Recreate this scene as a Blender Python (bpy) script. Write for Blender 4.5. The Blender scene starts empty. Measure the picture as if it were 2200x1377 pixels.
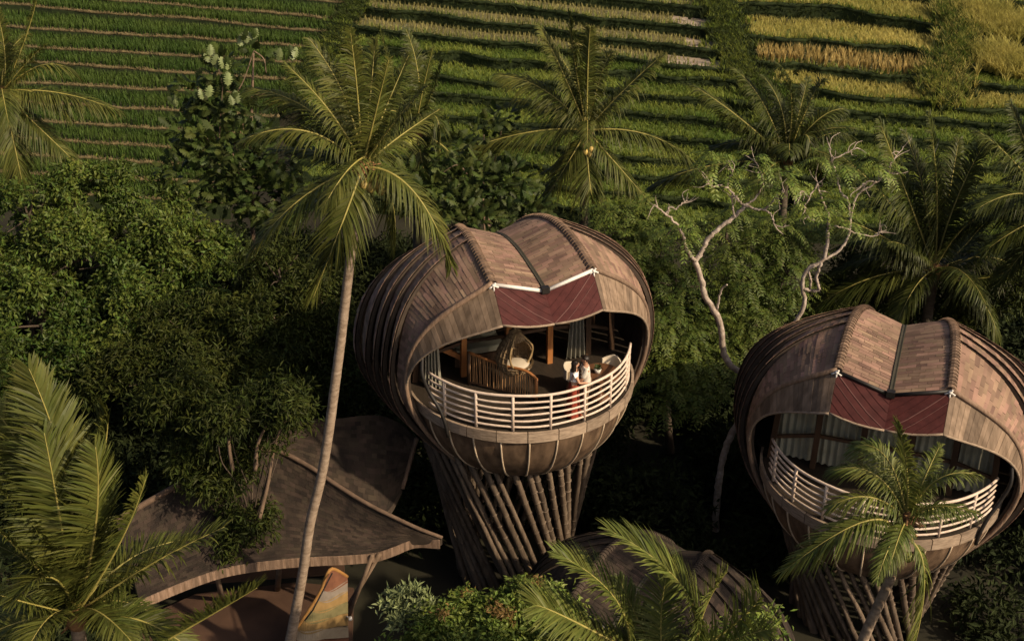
import bpy, bmesh, math, random
import numpy as np
from mathutils import Vector, Matrix

rng = np.random.default_rng(7)
random.seed(7)
SC = bpy.context.scene
COL = SC.collection

# ------------------------------------------------------------------ camera, sky, sun, exposure
CAM_H = 24.3
PITCH = math.radians(28.0)
FPX = 2655.0                       # focal length in pixels of a 2200 px wide picture
cam_d = bpy.data.cameras.new('camera')
cam_d.sensor_width = 36.0
cam_d.lens = 36.0 * FPX / 2200.0
cam_d.clip_end = 3000.0
cam = bpy.data.objects.new('camera', cam_d)
COL.objects.link(cam)
cam.location = (0, 0, CAM_H)
cam.rotation_euler = (math.pi / 2 - PITCH, 0, 0)
SC.camera = cam

SUN_EL = math.radians(35.0)
SUN_AZ = math.radians(122.0)       # clockwise from +Y: right of the view, a little on the camera's side
world = bpy.data.worlds.new('World')
SC.world = world
world.use_nodes = True
wn = world.node_tree
sky = wn.nodes.new('ShaderNodeTexSky')
sky.sky_type = 'NISHITA'
sky.sun_disc = False
sky.sun_elevation = SUN_EL
sky.sun_rotation = SUN_AZ
sky.dust_density = 5.0
sky.ozone_density = 0.4
sky.air_density = 0.7
wn.nodes['Background'].inputs['Strength'].default_value = 0.085
wn.links.new(sky.outputs['Color'], wn.nodes['Background'].inputs['Color'])
sun_d = bpy.data.lights.new('sun', 'SUN')
sun_d.energy = 4.0
sun_d.angle = math.radians(1.2)
sun_d.color = (1.0, 0.81, 0.57)
sun = bpy.data.objects.new('sun', sun_d)
COL.objects.link(sun)
sdir = Vector((math.sin(SUN_AZ) * math.cos(SUN_EL), math.cos(SUN_AZ) * math.cos(SUN_EL), math.sin(SUN_EL)))
sun.rotation_euler = sdir.to_track_quat('Z', 'Y').to_euler()
sun.location = (60, -20, 60)
vs = SC.view_settings
vs.view_transform = 'Standard'
vs.look = 'None'
vs.exposure = 0.34
vs.gamma = 1.0
SC.cycles.max_bounces = 6
SC.cycles.transparent_max_bounces = 6
SC.cycles.use_denoising = True

# ------------------------------------------------------------------ helpers
RIGHT = np.array([1.0, 0, 0])
FWD = np.array([0, math.cos(PITCH), -math.sin(PITCH)])
UPV = np.array([0, math.sin(PITCH), math.cos(PITCH)])
CAMP = np.array([0, 0, CAM_H])

def ray(px, py):
    return FWD + (px - 1100) / FPX * RIGHT + (688.5 - py) / FPX * UPV

def at(px, py, Y):                 # the point of the place seen at a pixel of the photograph, at distance Y
    r = ray(px, py)
    return CAMP + r * (Y / r[1])

def atz(px, py, z):
    r = ray(px, py)
    return CAMP + r * ((z - CAM_H) / r[2])

SLOPE, TILT, Y0 = 0.20, 0.3, 46.0
def zhill(x, y):
    return np.maximum(0.0, SLOPE * (y + TILT * x - Y0))

def athill(px, py):
    r = ray(px, py)
    k = (CAM_H + SLOPE * Y0) / (SLOPE * (r[1] + TILT * r[0]) - r[2])
    return CAMP + r * k

def nrm(v):
    v = np.asarray(v, float)
    return v / (np.linalg.norm(v, axis=-1, keepdims=True) + 1e-9)

def mesh_np(name, V, F, smooth=False):
    """V (n,3); F (m,k) array, or list of such arrays"""
    me = bpy.data.meshes.new(name)
    V = np.ascontiguousarray(V, dtype=np.float32)
    if not isinstance(F, list):
        F = [F]
    F = [np.asarray(f, dtype=np.int32) for f in F if len(f)]
    tot = np.concatenate([np.full(len(f), f.shape[1], np.int32) for f in F])
    lv = np.concatenate([f.ravel() for f in F])
    st = np.concatenate([[0], np.cumsum(tot)[:-1]]).astype(np.int32)
    me.vertices.add(len(V)); me.vertices.foreach_set('co', V.ravel())
    me.loops.add(len(lv)); me.loops.foreach_set('vertex_index', lv.astype(np.int32))
    me.polygons.add(len(tot)); me.polygons.foreach_set('loop_start', st)
    me.polygons.foreach_set('loop_total', tot)
    me.polygons.foreach_set('use_smooth', np.full(len(tot), smooth, bool))
    me.update(calc_edges=True)
    me.validate()
    return me

def link(name, me, mat=None, parent=None, loc=(0, 0, 0), rot=(0, 0, 0), scale=None):
    o = bpy.data.objects.new(name, me)
    COL.objects.link(o)
    if mat is not None and me is not None and len(me.materials) == 0:
        me.materials.append(mat)
    o.parent = parent
    o.location = loc
    o.rotation_euler = rot
    if scale is not None:
        o.scale = scale if hasattr(scale, '__len__') else (scale,) * 3
    return o

def tag(o, label=None, cat=None, group=None, kind=None):
    if label: o['label'] = label
    if cat: o['category'] = cat
    if group: o['group'] = group
    if kind: o['kind'] = kind
    return o

def thing(name, label, cat, loc=(0, 0, 0), rotz=0.0, group=None):
    o = bpy.data.objects.new(name, None)
    COL.objects.link(o)
    o.empty_display_size = 0.3
    o.location = loc
    o.rotation_euler = (0, 0, rotz)
    return tag(o, label, cat, group)

class MB:
    """collects pieces of one mesh"""
    def __init__(s): s.V = []; s.Q = []; s.T = []; s.n = 0
    def add(s, V, Q=None, T=None):
        V = np.asarray(V, float).reshape(-1, 3)
        s.V.append(V)
        if Q is not None and len(Q): s.Q.append(np.asarray(Q, int) + s.n)
        if T is not None and len(T): s.T.append(np.asarray(T, int) + s.n)
        s.n += len(V)
        return s
    def mesh(s, name, smooth=False):
        F = []
        if s.Q: F.append(np.concatenate(s.Q))
        if s.T: F.append(np.concatenate(s.T))
        return mesh_np(name, np.concatenate(s.V), F, smooth)
    def box(s, c, size, rotz=0.0, M=None):
        h = np.array(size) / 2
        P = np.array([[x, y, z] for z in (-1, 1) for y in (-1, 1) for x in (-1, 1)], float) * h
        if M is not None: P = P @ np.asarray(M).T
        elif rotz:
            c_, s_ = math.cos(rotz), math.sin(rotz)
            P = P @ np.array([[c_, s_, 0], [-s_, c_, 0], [0, 0, 1]])
        return s.add(P + np.asarray(c, float), BOXQ)
    def hexa(s, P8):
        return s.add(P8, BOXQ)
    def beam(s, a, b, w, h, up=(0, 0, 1)):
        a = np.asarray(a, float); b = np.asarray(b, float)
        d = nrm(b - a); x = np.cross(d, up)
        if np.linalg.norm(x) < 1e-3: x = np.cross(d, (1, 0, 0))
        x = nrm(x); y = np.cross(x, d)
        P = [p + x * w / 2 * i + y * h / 2 * j for p in (a, b) for j in (-1, 1) for i in (-1, 1)]
        return s.add(P, BOXQ)
    def tube(s, pts, rad, n=8, caps=True):
        pts = np.asarray(pts, float); m = len(pts)
        rad = np.broadcast_to(np.asarray(rad, float), (m,))
        tan = np.gradient(pts, axis=0); tan = nrm(tan)
        ref = np.array([0, 0, 1.0]) if abs(tan[0][2]) < 0.9 else np.array([1.0, 0, 0])
        rings = []
        for i in range(m):
            x = ref - tan[i] * ref.dot(tan[i])
            if np.linalg.norm(x) < 1e-4: x = np.array([0.3, 1, 0.2])
            x = nrm(x); y = np.cross(tan[i], x); ref = x
            a = np.arange(n) * 2 * math.pi / n
            rings.append(pts[i] + rad[i] * (np.cos(a)[:, None] * x + np.sin(a)[:, None] * y))
        V = np.concatenate(rings)
        i = np.arange(m - 1)[:, None] * n; j = np.arange(n)[None, :]; k = (j + 1) % n
        Q = np.stack([i + j, i + k, i + n + k, i + n + j], -1).reshape(-1, 4)
        T = []
        if caps:
            V = np.vstack([V, pts[0], pts[-1]]); c0 = m * n
            T = [[c0, (q + 1) % n, q] for q in range(n)] + [[c0 + 1, (m - 1) * n + q, (m - 1) * n + (q + 1) % n] for q in range(n)]
        return s.add(V, Q, T)
    def grid(s, P):                 # P (a,b,3)
        P = np.asarray(P, float); a, b = P.shape[:2]
        i = np.arange(a - 1)[:, None] * b; j = np.arange(b - 1)[None, :]
        Q = np.stack([i + j, i + j + 1, i + b + j + 1, i + b + j], -1).reshape(-1, 4)
        return s.add(P.reshape(-1, 3), Q)
    def slab(s, A, B):              # closed sheet between two grids of one shape
        A = np.asarray(A, float); B = np.asarray(B, float)
        s.grid(A); s.grid(B[::-1])
        for e in (np.s_[0, :], np.s_[-1, :], np.s_[:, 0], np.s_[:, -1]):
            s.grid(np.stack([A[e], B[e]], 0))
        return s
    def lathe(s, prof, n=24, a0=0, a1=2 * math.pi, c=(0, 0, 0)):
        prof = np.asarray(prof, float); m = len(prof)
        full = abs(a1 - a0 - 2 * math.pi) < 1e-6
        a = np.linspace(a0, a1, n, endpoint=not full)
        P = np.stack([np.cos(a)[:, None] * prof[None, :, 0], np.sin(a)[:, None] * prof[None, :, 0], np.broadcast_to(prof[None, :, 1], (len(a), m))], -1) + np.asarray(c, float)
        if full: P = np.concatenate([P, P[:1]])
        return s.grid(P)
    def ball(s, c, r, n=10):
        th = np.linspace(0, math.pi, n // 2 + 2); ph = np.linspace(0, 2 * math.pi, n + 1)
        r = np.broadcast_to(np.asarray(r, float), (3,))
        P = np.stack([np.sin(th)[:, None] * np.cos(ph)[None], np.sin(th)[:, None] * np.sin(ph)[None], np.cos(th)[:, None] * np.ones_like(ph)[None]], -1) * r + np.asarray(c, float)
        return s.grid(P)

BOXQ = np.array([[0, 2, 3, 1], [4, 5, 7, 6], [0, 1, 5, 4], [2, 6, 7, 3], [0, 4, 6, 2], [1, 3, 7, 5]])

def spline(xs, ys, x):             # smooth cubic through a table
    xs = np.asarray(xs, float); ys = np.asarray(ys, float); x = np.asarray(x, float)
    m = np.gradient(ys, xs)
    i = np.clip(np.searchsorted(xs, x) - 1, 0, len(xs) - 2)
    h = xs[i + 1] - xs[i]; t = (x - xs[i]) / h
    return (2*t**3 - 3*t**2 + 1) * ys[i] + (t**3 - 2*t**2 + t) * h * m[i] + (-2*t**3 + 3*t**2) * ys[i+1] + (t**3 - t**2) * h * m[i+1]

def smooth_path(pts, n):
    pts = np.asarray(pts, float)
    d = np.concatenate([[0], np.cumsum(np.linalg.norm(np.diff(pts, axis=0), axis=1))])
    t = np.linspace(0, d[-1], n)
    if len(pts) == 2:
        return np.stack([np.interp(t, d, pts[:, k]) for k in range(pts.shape[1])], -1)
    return np.stack([spline(d, pts[:, k], t) for k in range(pts.shape[1])], -1)

# ------------------------------------------------------------------ materials
MATS = {}
def pmat(name, c1, c2=None, scale=4.0, rough=0.75, isl=0.0, stretch=(1, 1, 1), bump=0.0, transl=0.0, spec=0.3, hue=0.0, detail=4.0, bscale=None, c3=None, sat=0.0, coat=0.0):
    m = bpy.data.materials.new(name); m.use_nodes = True
    nt = m.node_tree; N = nt.nodes; Lk = nt.links
    bs = N['Principled BSDF']
    bs.inputs['Roughness'].default_value = rough
    bs.inputs['Specular IOR Level'].default_value = spec
    c2 = c2 or c1
    tc = N.new('ShaderNodeTexCoord'); mp = N.new('ShaderNodeMapping')
    mp.inputs['Scale'].default_value = stretch
    Lk.new(tc.outputs['Object'], mp.inputs['Vector'])
    nz = N.new('ShaderNodeTexNoise'); nz.inputs['Scale'].default_value = scale; nz.inputs['Detail'].default_value = detail
    Lk.new(mp.outputs['Vector'], nz.inputs['Vector'])
    cr = N.new('ShaderNodeValToRGB')
    cr.color_ramp.elements[0].position = 0.32; cr.color_ramp.elements[0].color = (*c1, 1)
    cr.color_ramp.elements[1].position = 0.68; cr.color_ramp.elements[1].color = (*c2, 1)
    if c3:
        e = cr.color_ramp.elements.new(0.8); e.color = (*c3, 1)
    Lk.new(nz.outputs['Fac'], cr.inputs['Fac'])
    col = cr.outputs['Color']
    if isl or hue:
        ge = N.new('ShaderNodeNewGeometry'); oi = N.new('ShaderNodeObjectInfo')
        ad = N.new('ShaderNodeMath'); ad.operation = 'ADD'
        Lk.new(ge.outputs['Random Per Island'], ad.inputs[0]); Lk.new(oi.outputs['Random'], ad.inputs[1])
        fr = N.new('ShaderNodeMath'); fr.operation = 'FRACT'; Lk.new(ad.outputs[0], fr.inputs[0])
        hs = N.new('ShaderNodeHueSaturation')
        mr = N.new('ShaderNodeMapRange'); mr.inputs['To Min'].default_value = 1 - isl; mr.inputs['To Max'].default_value = 1 + isl
        Lk.new(fr.outputs[0], mr.inputs['Value']); Lk.new(mr.outputs[0], hs.inputs['Value'])
        if hue:
            m7 = N.new('ShaderNodeMath'); m7.operation = 'MULTIPLY'; m7.inputs[1].default_value = 7.31
            f7 = N.new('ShaderNodeMath'); f7.operation = 'FRACT'
            Lk.new(fr.outputs[0], m7.inputs[0]); Lk.new(m7.outputs[0], f7.inputs[0])
            mh = N.new('ShaderNodeMapRange'); mh.inputs['To Min'].default_value = 0.5 - hue; mh.inputs['To Max'].default_value = 0.5 + hue
            Lk.new(f7.outputs[0], mh.inputs['Value']); Lk.new(mh.outputs[0], hs.inputs['Hue'])
        Lk.new(col, hs.inputs['Color']); col = hs.outputs['Color']
    Lk.new(col, bs.inputs['Base Color'])
    if bump:
        bn = N.new('ShaderNodeBump'); bn.inputs['Strength'].default_value = bump; bn.inputs['Distance'].default_value = 0.02
        nb = nz
        if bscale:
            nb = N.new('ShaderNodeTexNoise'); nb.inputs['Scale'].default_value = bscale; nb.inputs['Detail'].default_value = 5
            Lk.new(mp.outputs['Vector'], nb.inputs['Vector'])
        Lk.new(nb.outputs['Fac'], bn.inputs['Height']); Lk.new(bn.outputs['Normal'], bs.inputs['Normal'])
    if transl:
        tr = N.new('ShaderNodeBsdfTranslucent'); mx = N.new('ShaderNodeMixShader'); mx.inputs['Fac'].default_value = transl
        Lk.new(col, tr.inputs['Color']); Lk.new(bs.outputs[0], mx.inputs[1]); Lk.new(tr.outputs[0], mx.inputs[2])
        Lk.new(mx.outputs[0], N['Material Output'].inputs['Surface'])
    MATS[name] = m
    return m

M = MATS
pmat('soil', (0.014, 0.012, 0.007), (0.026, 0.024, 0.012), 0.8, 0.95, bump=0.5)
pmat('field_grass', (0.055, 0.092, 0.016), (0.13, 0.165, 0.034), 0.35, 0.95, bump=0.6, bscale=6, detail=8)
pmat('paddy_mud', (0.030, 0.038, 0.013), (0.050, 0.055, 0.02), 1.2, 0.8, bump=0.3)
pmat('stubble_soil', (0.10, 0.095, 0.042), (0.17, 0.145, 0.065), 1.4, 0.9, bump=0.4)
pmat('pale_mud', (0.27, 0.21, 0.155), (0.36, 0.29, 0.215), 1.0, 0.8, bump=0.3)
pmat('bund_dry', (0.11, 0.085, 0.038), (0.20, 0.15, 0.07), 3.0, 0.95, bump=0.6)
pmat('bund_green_shade', (0.014, 0.022, 0.006), (0.03, 0.044, 0.011), 2.0, 0.95, bump=0.6)  # green bank, darkened so the risers look shaded under the sun
pmat('rice', (0.042, 0.082, 0.011), (0.078, 0.118, 0.018), 0.4, 0.7, isl=0.35, transl=0.25)
pmat('stubble', (0.20, 0.19, 0.062), (0.32, 0.28, 0.10), 0.5, 0.8, isl=0.3, transl=0.2)
pmat('straw', (0.36, 0.27, 0.085), (0.55, 0.41, 0.15), 0.6, 0.8, isl=0.3, transl=0.4)
pmat('grass', (0.088, 0.145, 0.020), (0.26, 0.295, 0.054), 0.25, 0.75, isl=0.35, hue=0.02, transl=0.5)
pmat('grass_dark_shade', (0.020, 0.034, 0.008), (0.05, 0.065, 0.015), 0.3, 0.8, isl=0.35, hue=0.02, transl=0.3)  # darker copy of the grass; the shade on the risers is in its colour
pmat('grass_gold', (0.32, 0.30, 0.07), (0.55, 0.47, 0.14), 0.3, 0.75, isl=0.3, transl=0.5)
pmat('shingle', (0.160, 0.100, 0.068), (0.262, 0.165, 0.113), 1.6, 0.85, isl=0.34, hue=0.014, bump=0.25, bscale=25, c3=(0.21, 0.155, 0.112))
pmat('shingle_dark_shade', (0.018, 0.0125, 0.009), (0.045, 0.031, 0.021), 1.6, 0.9, isl=0.42, hue=0.012, bump=0.15, bscale=25)  # dark shingles; the third pod's roof shade is put into this colour
pmat('roof_board', (0.035, 0.025, 0.018), (0.06, 0.043, 0.03), 3, 0.9, bump=0.3)
pmat('ridge_cap', (0.12, 0.077, 0.05), (0.19, 0.125, 0.083), 5, 0.9, isl=0.3, bump=0.5)
pmat('valley_gutter', (0.035, 0.032, 0.022), (0.055, 0.048, 0.032), 4, 0.8)
pmat('plank', (0.115, 0.078, 0.05), (0.22, 0.155, 0.105), 6, 0.8, isl=0.35, stretch=(1, 1, 0.15), bump=0.4)
pmat('fascia', (0.20, 0.145, 0.10), (0.34, 0.255, 0.18), 5, 0.8, isl=0.2, stretch=(1, 1, 5), bump=0.4)
pmat('thatch_edge', (0.15, 0.095, 0.06), (0.24, 0.16, 0.11), 9, 0.9, isl=0.3, stretch=(2, 2, 0.3), bump=0.5)
pmat('red_board', (0.048, 0.0105, 0.009), (0.074, 0.0175, 0.015), 5, 0.7, isl=0.15, bump=0.2, spec=0.2)
pmat('red_batten', (0.11, 0.048, 0.04), (0.14, 0.062, 0.052), 5, 0.7)
pmat('white_metal', (0.62, 0.58, 0.52), (0.70, 0.66, 0.60), 6, 0.5)
pmat('dark_metal', (0.012, 0.010, 0.009), (0.02, 0.017, 0.014), 6, 0.5)
pmat('rail', (0.50, 0.385, 0.30), (0.62, 0.50, 0.40), 8, 0.65, isl=0.08, bump=0.2)
pmat('bowl', (0.062, 0.036, 0.02), (0.185, 0.118, 0.070), 2.6, 0.75, isl=0.2, bump=0.7, bscale=60, detail=10, stretch=(1.6, 1.6, .55))
pmat('rib', (0.42, 0.32, 0.21), (0.56, 0.44, 0.31), 7, 0.6)
pmat('bamboo', (0.075, 0.052, 0.035), (0.15, 0.11, 0.076), 3, 0.7, isl=0.25, stretch=(3, 3, 0.4), bump=0.3)  # stilt colour lowered to stand in for shade cast on the poles
pmat('floor_wood', (0.022, 0.016, 0.011), (0.040, 0.030, 0.021), 5, 0.6, stretch=(6, 0.6, 1))
pmat('inner_wood', (0.045, 0.024, 0.013), (0.080, 0.044, 0.023), 5, 0.6, stretch=(1, 1, 0.2), isl=0.2)
pmat('teak', (0.27, 0.105, 0.032), (0.38, 0.16, 0.05), 6, 0.5, stretch=(1, 1, 0.2), isl=0.15)
pmat('bamboo_slat', (0.24, 0.13, 0.055), (0.38, 0.21, 0.095), 6, 0.6, isl=0.35, stretch=(1, 1, 0.3))
pmat('curtain', (0.21, 0.195, 0.15), (0.28, 0.26, 0.20), 3, 0.9, transl=0.15)
pmat('linen', (0.27, 0.26, 0.185), (0.35, 0.335, 0.25), 3, 0.9, isl=0.06)
pmat('rattan', (0.22, 0.145, 0.065), (0.32, 0.22, 0.105), 12, 0.7, isl=0.1)
pmat('rattan_dark', (0.13, 0.085, 0.042), (0.22, 0.15, 0.078), 14, 0.75, bump=0.5)
pmat('cushion', (0.50, 0.42, 0.31), (0.58, 0.50, 0.39), 4, 0.9)
pmat('table_wood', (0.10, 0.045, 0.022), (0.15, 0.07, 0.035), 4, 0.4)
pmat('ceramic', (0.62, 0.57, 0.48), (0.68, 0.63, 0.55), 4, 0.4)
pmat('skin', (0.42, 0.235, 0.145), (0.46, 0.26, 0.165), 4, 0.55)
pmat('skin_tan', (0.34, 0.18, 0.105), (0.38, 0.20, 0.12), 4, 0.55)
pmat('hair', (0.012, 0.008, 0.006), (0.022, 0.014, 0.010), 20, 0.5)
pmat('white_cloth', (0.72, 0.69, 0.66), (0.78, 0.75, 0.72), 9, 0.9, bump=0.3)
pmat('cream_cloth', (0.52, 0.46, 0.38), (0.60, 0.54, 0.45), 9, 0.9, bump=0.3)
pmat('red_cloth', (0.24, 0.035, 0.018), (0.30, 0.05, 0.025), 9, 0.9, bump=0.3)
pmat('brown_cloth', (0.16, 0.11, 0.07), (0.20, 0.14, 0.09), 9, 0.9)
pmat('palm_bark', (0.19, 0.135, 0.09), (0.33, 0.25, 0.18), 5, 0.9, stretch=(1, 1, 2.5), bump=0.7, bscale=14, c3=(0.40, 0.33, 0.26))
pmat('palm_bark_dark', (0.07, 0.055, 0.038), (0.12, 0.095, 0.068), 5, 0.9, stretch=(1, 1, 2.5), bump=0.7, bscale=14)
pmat('palm_fibre', (0.15, 0.075, 0.03), (0.26, 0.14, 0.06), 9, 0.9, isl=0.3)
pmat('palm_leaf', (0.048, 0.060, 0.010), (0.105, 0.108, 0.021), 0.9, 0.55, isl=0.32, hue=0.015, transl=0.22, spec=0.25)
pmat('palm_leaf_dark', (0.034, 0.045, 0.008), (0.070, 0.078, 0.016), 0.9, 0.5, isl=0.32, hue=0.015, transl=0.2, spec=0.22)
pmat('palm_leaf_young', (0.075, 0.10, 0.018), (0.15, 0.16, 0.034), 0.9, 0.55, isl=0.3, hue=0.015, transl=0.28, spec=0.3)
pmat('palm_rib', (0.21, 0.185, 0.045), (0.32, 0.27, 0.075), 3, 0.55)
pmat('coconut', (0.30, 0.22, 0.06), (0.42, 0.30, 0.09), 5, 0.5, isl=0.25)
pmat('coconut_green', (0.16, 0.17, 0.035), (0.24, 0.24, 0.05), 5, 0.5, isl=0.25)
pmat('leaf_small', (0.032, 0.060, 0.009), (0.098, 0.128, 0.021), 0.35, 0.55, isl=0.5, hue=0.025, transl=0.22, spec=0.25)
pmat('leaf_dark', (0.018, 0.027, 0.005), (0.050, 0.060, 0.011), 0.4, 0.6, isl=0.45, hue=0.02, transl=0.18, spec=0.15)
pmat('leaf_feather', (0.050, 0.076, 0.011), (0.115, 0.145, 0.024), 0.4, 0.6, isl=0.35, hue=0.02, transl=0.28)
pmat('leaf_broad', (0.026, 0.042, 0.009), (0.064, 0.082, 0.018), 0.5, 0.55, isl=0.4, hue=0.02, transl=0.25, spec=0.2)
pmat('leaf_bright', (0.085, 0.13, 0.02), (0.18, 0.225, 0.042), 0.5, 0.55, isl=0.4, hue=0.02, transl=0.28)
pmat('leaf_pale', (0.15, 0.19, 0.07), (0.26, 0.29, 0.13), 0.5, 0.5, isl=0.3, transl=0.2)
pmat('leaf_red', (0.13, 0.085, 0.026), (0.24, 0.14, 0.042), 0.8, 0.6, isl=0.35, transl=0.25)
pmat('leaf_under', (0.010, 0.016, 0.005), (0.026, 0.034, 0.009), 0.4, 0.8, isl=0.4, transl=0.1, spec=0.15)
pmat('bark_dark', (0.045, 0.033, 0.022), (0.085, 0.062, 0.043), 5, 0.9, stretch=(1, 1, 0.4), bump=0.6)
pmat('bark_warm', (0.12, 0.08, 0.05), (0.22, 0.15, 0.10), 5, 0.85, stretch=(1, 1, 0.4), bump=0.6)
pmat('bark_white', (0.24, 0.185, 0.14), (0.44, 0.365, 0.30), 7, 0.85, bump=0.8, bscale=20, c3=(0.54, 0.46, 0.39))
pmat('stone', (0.03, 0.028, 0.024), (0.055, 0.05, 0.043), 2, 0.9, bump=0.5)
pmat('patio', (0.055, 0.030, 0.019), (0.085, 0.046, 0.028), 1.5, 0.8, bump=0.2)

# ------------------------------------------------------------------ the ground and the rice terraces
def build_ground():
    xs = np.concatenate([np.linspace(-700, -60, 14), np.linspace(-55, 55, 90), np.linspace(60, 700, 14)])
    ys = np.concatenate([np.linspace(-300, 5, 10), np.linspace(8, 130, 110), np.linspace(140, 1200, 20)])
    X, Y = np.meshgrid(xs, ys, indexing='ij')
    Z = zhill(np.clip(X, -60, 60), np.minimum(Y, 135))
    Z = np.where(Y + TILT * X > Y0 - 1, Z - 0.75 * np.clip((Y + TILT * np.clip(X, -60, 60) - Y0) / 3, 0, 1), Z)
    Z = Z + 0.05 * np.sin(X * 0.9) * np.cos(Y * 0.7)
    mb = MB(); mb.grid(np.stack([X, Y, Z], -1))
    me = mb.mesh('ground', True)
    me.flip_normals()
    o = link('ground', me, M['soil']); tag(o, kind='structure')
build_ground()

def poly_y(pl, x):
    pl = np.asarray(pl, float)
    x = np.asarray(x, float)
    y = np.interp(x, pl[:, 0], pl[:, 1])
    s0 = (pl[1, 1] - pl[0, 1]) / (pl[1, 0] - pl[0, 0]); s1 = (pl[-1, 1] - pl[-2, 1]) / (pl[-1, 0] - pl[-2, 0])
    y = np.where(x < pl[0, 0], pl[0, 1] + s0 * (x - pl[0, 0]), y)
    return np.where(x > pl[-1, 0], pl[-1, 1] + s1 * (x - pl[-1, 0]), y)

def blades(mb, P, h, w, lean, ang):
    """bent grass blades: P (n,3), h,w (n,), lean (n,) sideways run at the tip, ang (n,) heading of the lean"""
    n = len(P)
    d = np.stack([np.cos(ang), np.sin(ang), np.zeros(n)], -1)
    a2 = ang + math.pi / 2 + rng.normal(0, 0.5, n)
    s = np.stack([np.cos(a2), np.sin(a2), np.zeros(n)], -1) * (w / 2)[:, None]
    up = np.zeros((n, 3)); up[:, 2] = h
    mid = P + up * 0.62 + d * (lean * 0.35)[:, None]
    tip = P + up + d * lean[:, None]
    V = np.stack([P - s, P + s, mid - s * 0.8, mid + s * 0.8, tip], 1).reshape(-1, 3)
    i = np.arange(n)[:, None] * 5
    mb.add(V, i + np.array([[0, 1, 3, 2]]), i + np.array([[2, 3, 4]]))

def strip_points(fr, bk, z, nu, nv_spacing, spacing_u, jit=0.05, v0=0.06, v1=0.96):
    """points planted in rows on a terrace top; fr,bk (n,3) world edge polylines"""
    L = np.linalg.norm(np.diff(fr, axis=0), axis=1).sum(); W = np.linalg.norm(bk - fr, axis=1).mean()
    nu = max(2, int(L / spacing_u)); nv = max(1, int(W * (v1 - v0) / nv_spacing))
    u, v = np.meshgrid((np.arange(nu) + 0.5) / nu, v0 + (v1 - v0) * (np.arange(nv) + 0.5) / nv, indexing='ij')
    u = u.ravel(); v = v.ravel()
    k = u * (len(fr) - 1); i = np.minimum(k.astype(int), len(fr) - 2); f = (k - i)[:, None]
    A = fr[i] * (1 - f) + fr[i + 1] * f; B = bk[i] * (1 - f) + bk[i + 1] * f
    P = A + (B - A) * v[:, None]
    P[:, 2] = A[:, 2]
    P[:, :2] += rng.normal(0, jit, (len(P), 2))
    return P

rice_mb, stub_mb, straw_mb, gold_mb, grass_mb, gdark_mb, fringe_mb = MB(), MB(), MB(), MB(), MB(), MB(), MB()

def tufts(mb, P, nb, h, w, lean, hj=0.2, head=None):
    n = len(P) * nb
    Q = np.repeat(P, nb, 0); Q[:, :2] += rng.normal(0, 0.035, (n, 2))
    ang = rng.uniform(0, 2 * math.pi, n) if head is None else head + rng.normal(0, 0.8, n)
    blades(mb, Q, h * rng.uniform(1 - hj, 1 + hj, n), np.full(n, w) * rng.uniform(0.7, 1.3, n), lean * rng.uniform(0.2, 1.3, n), ang)

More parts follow.
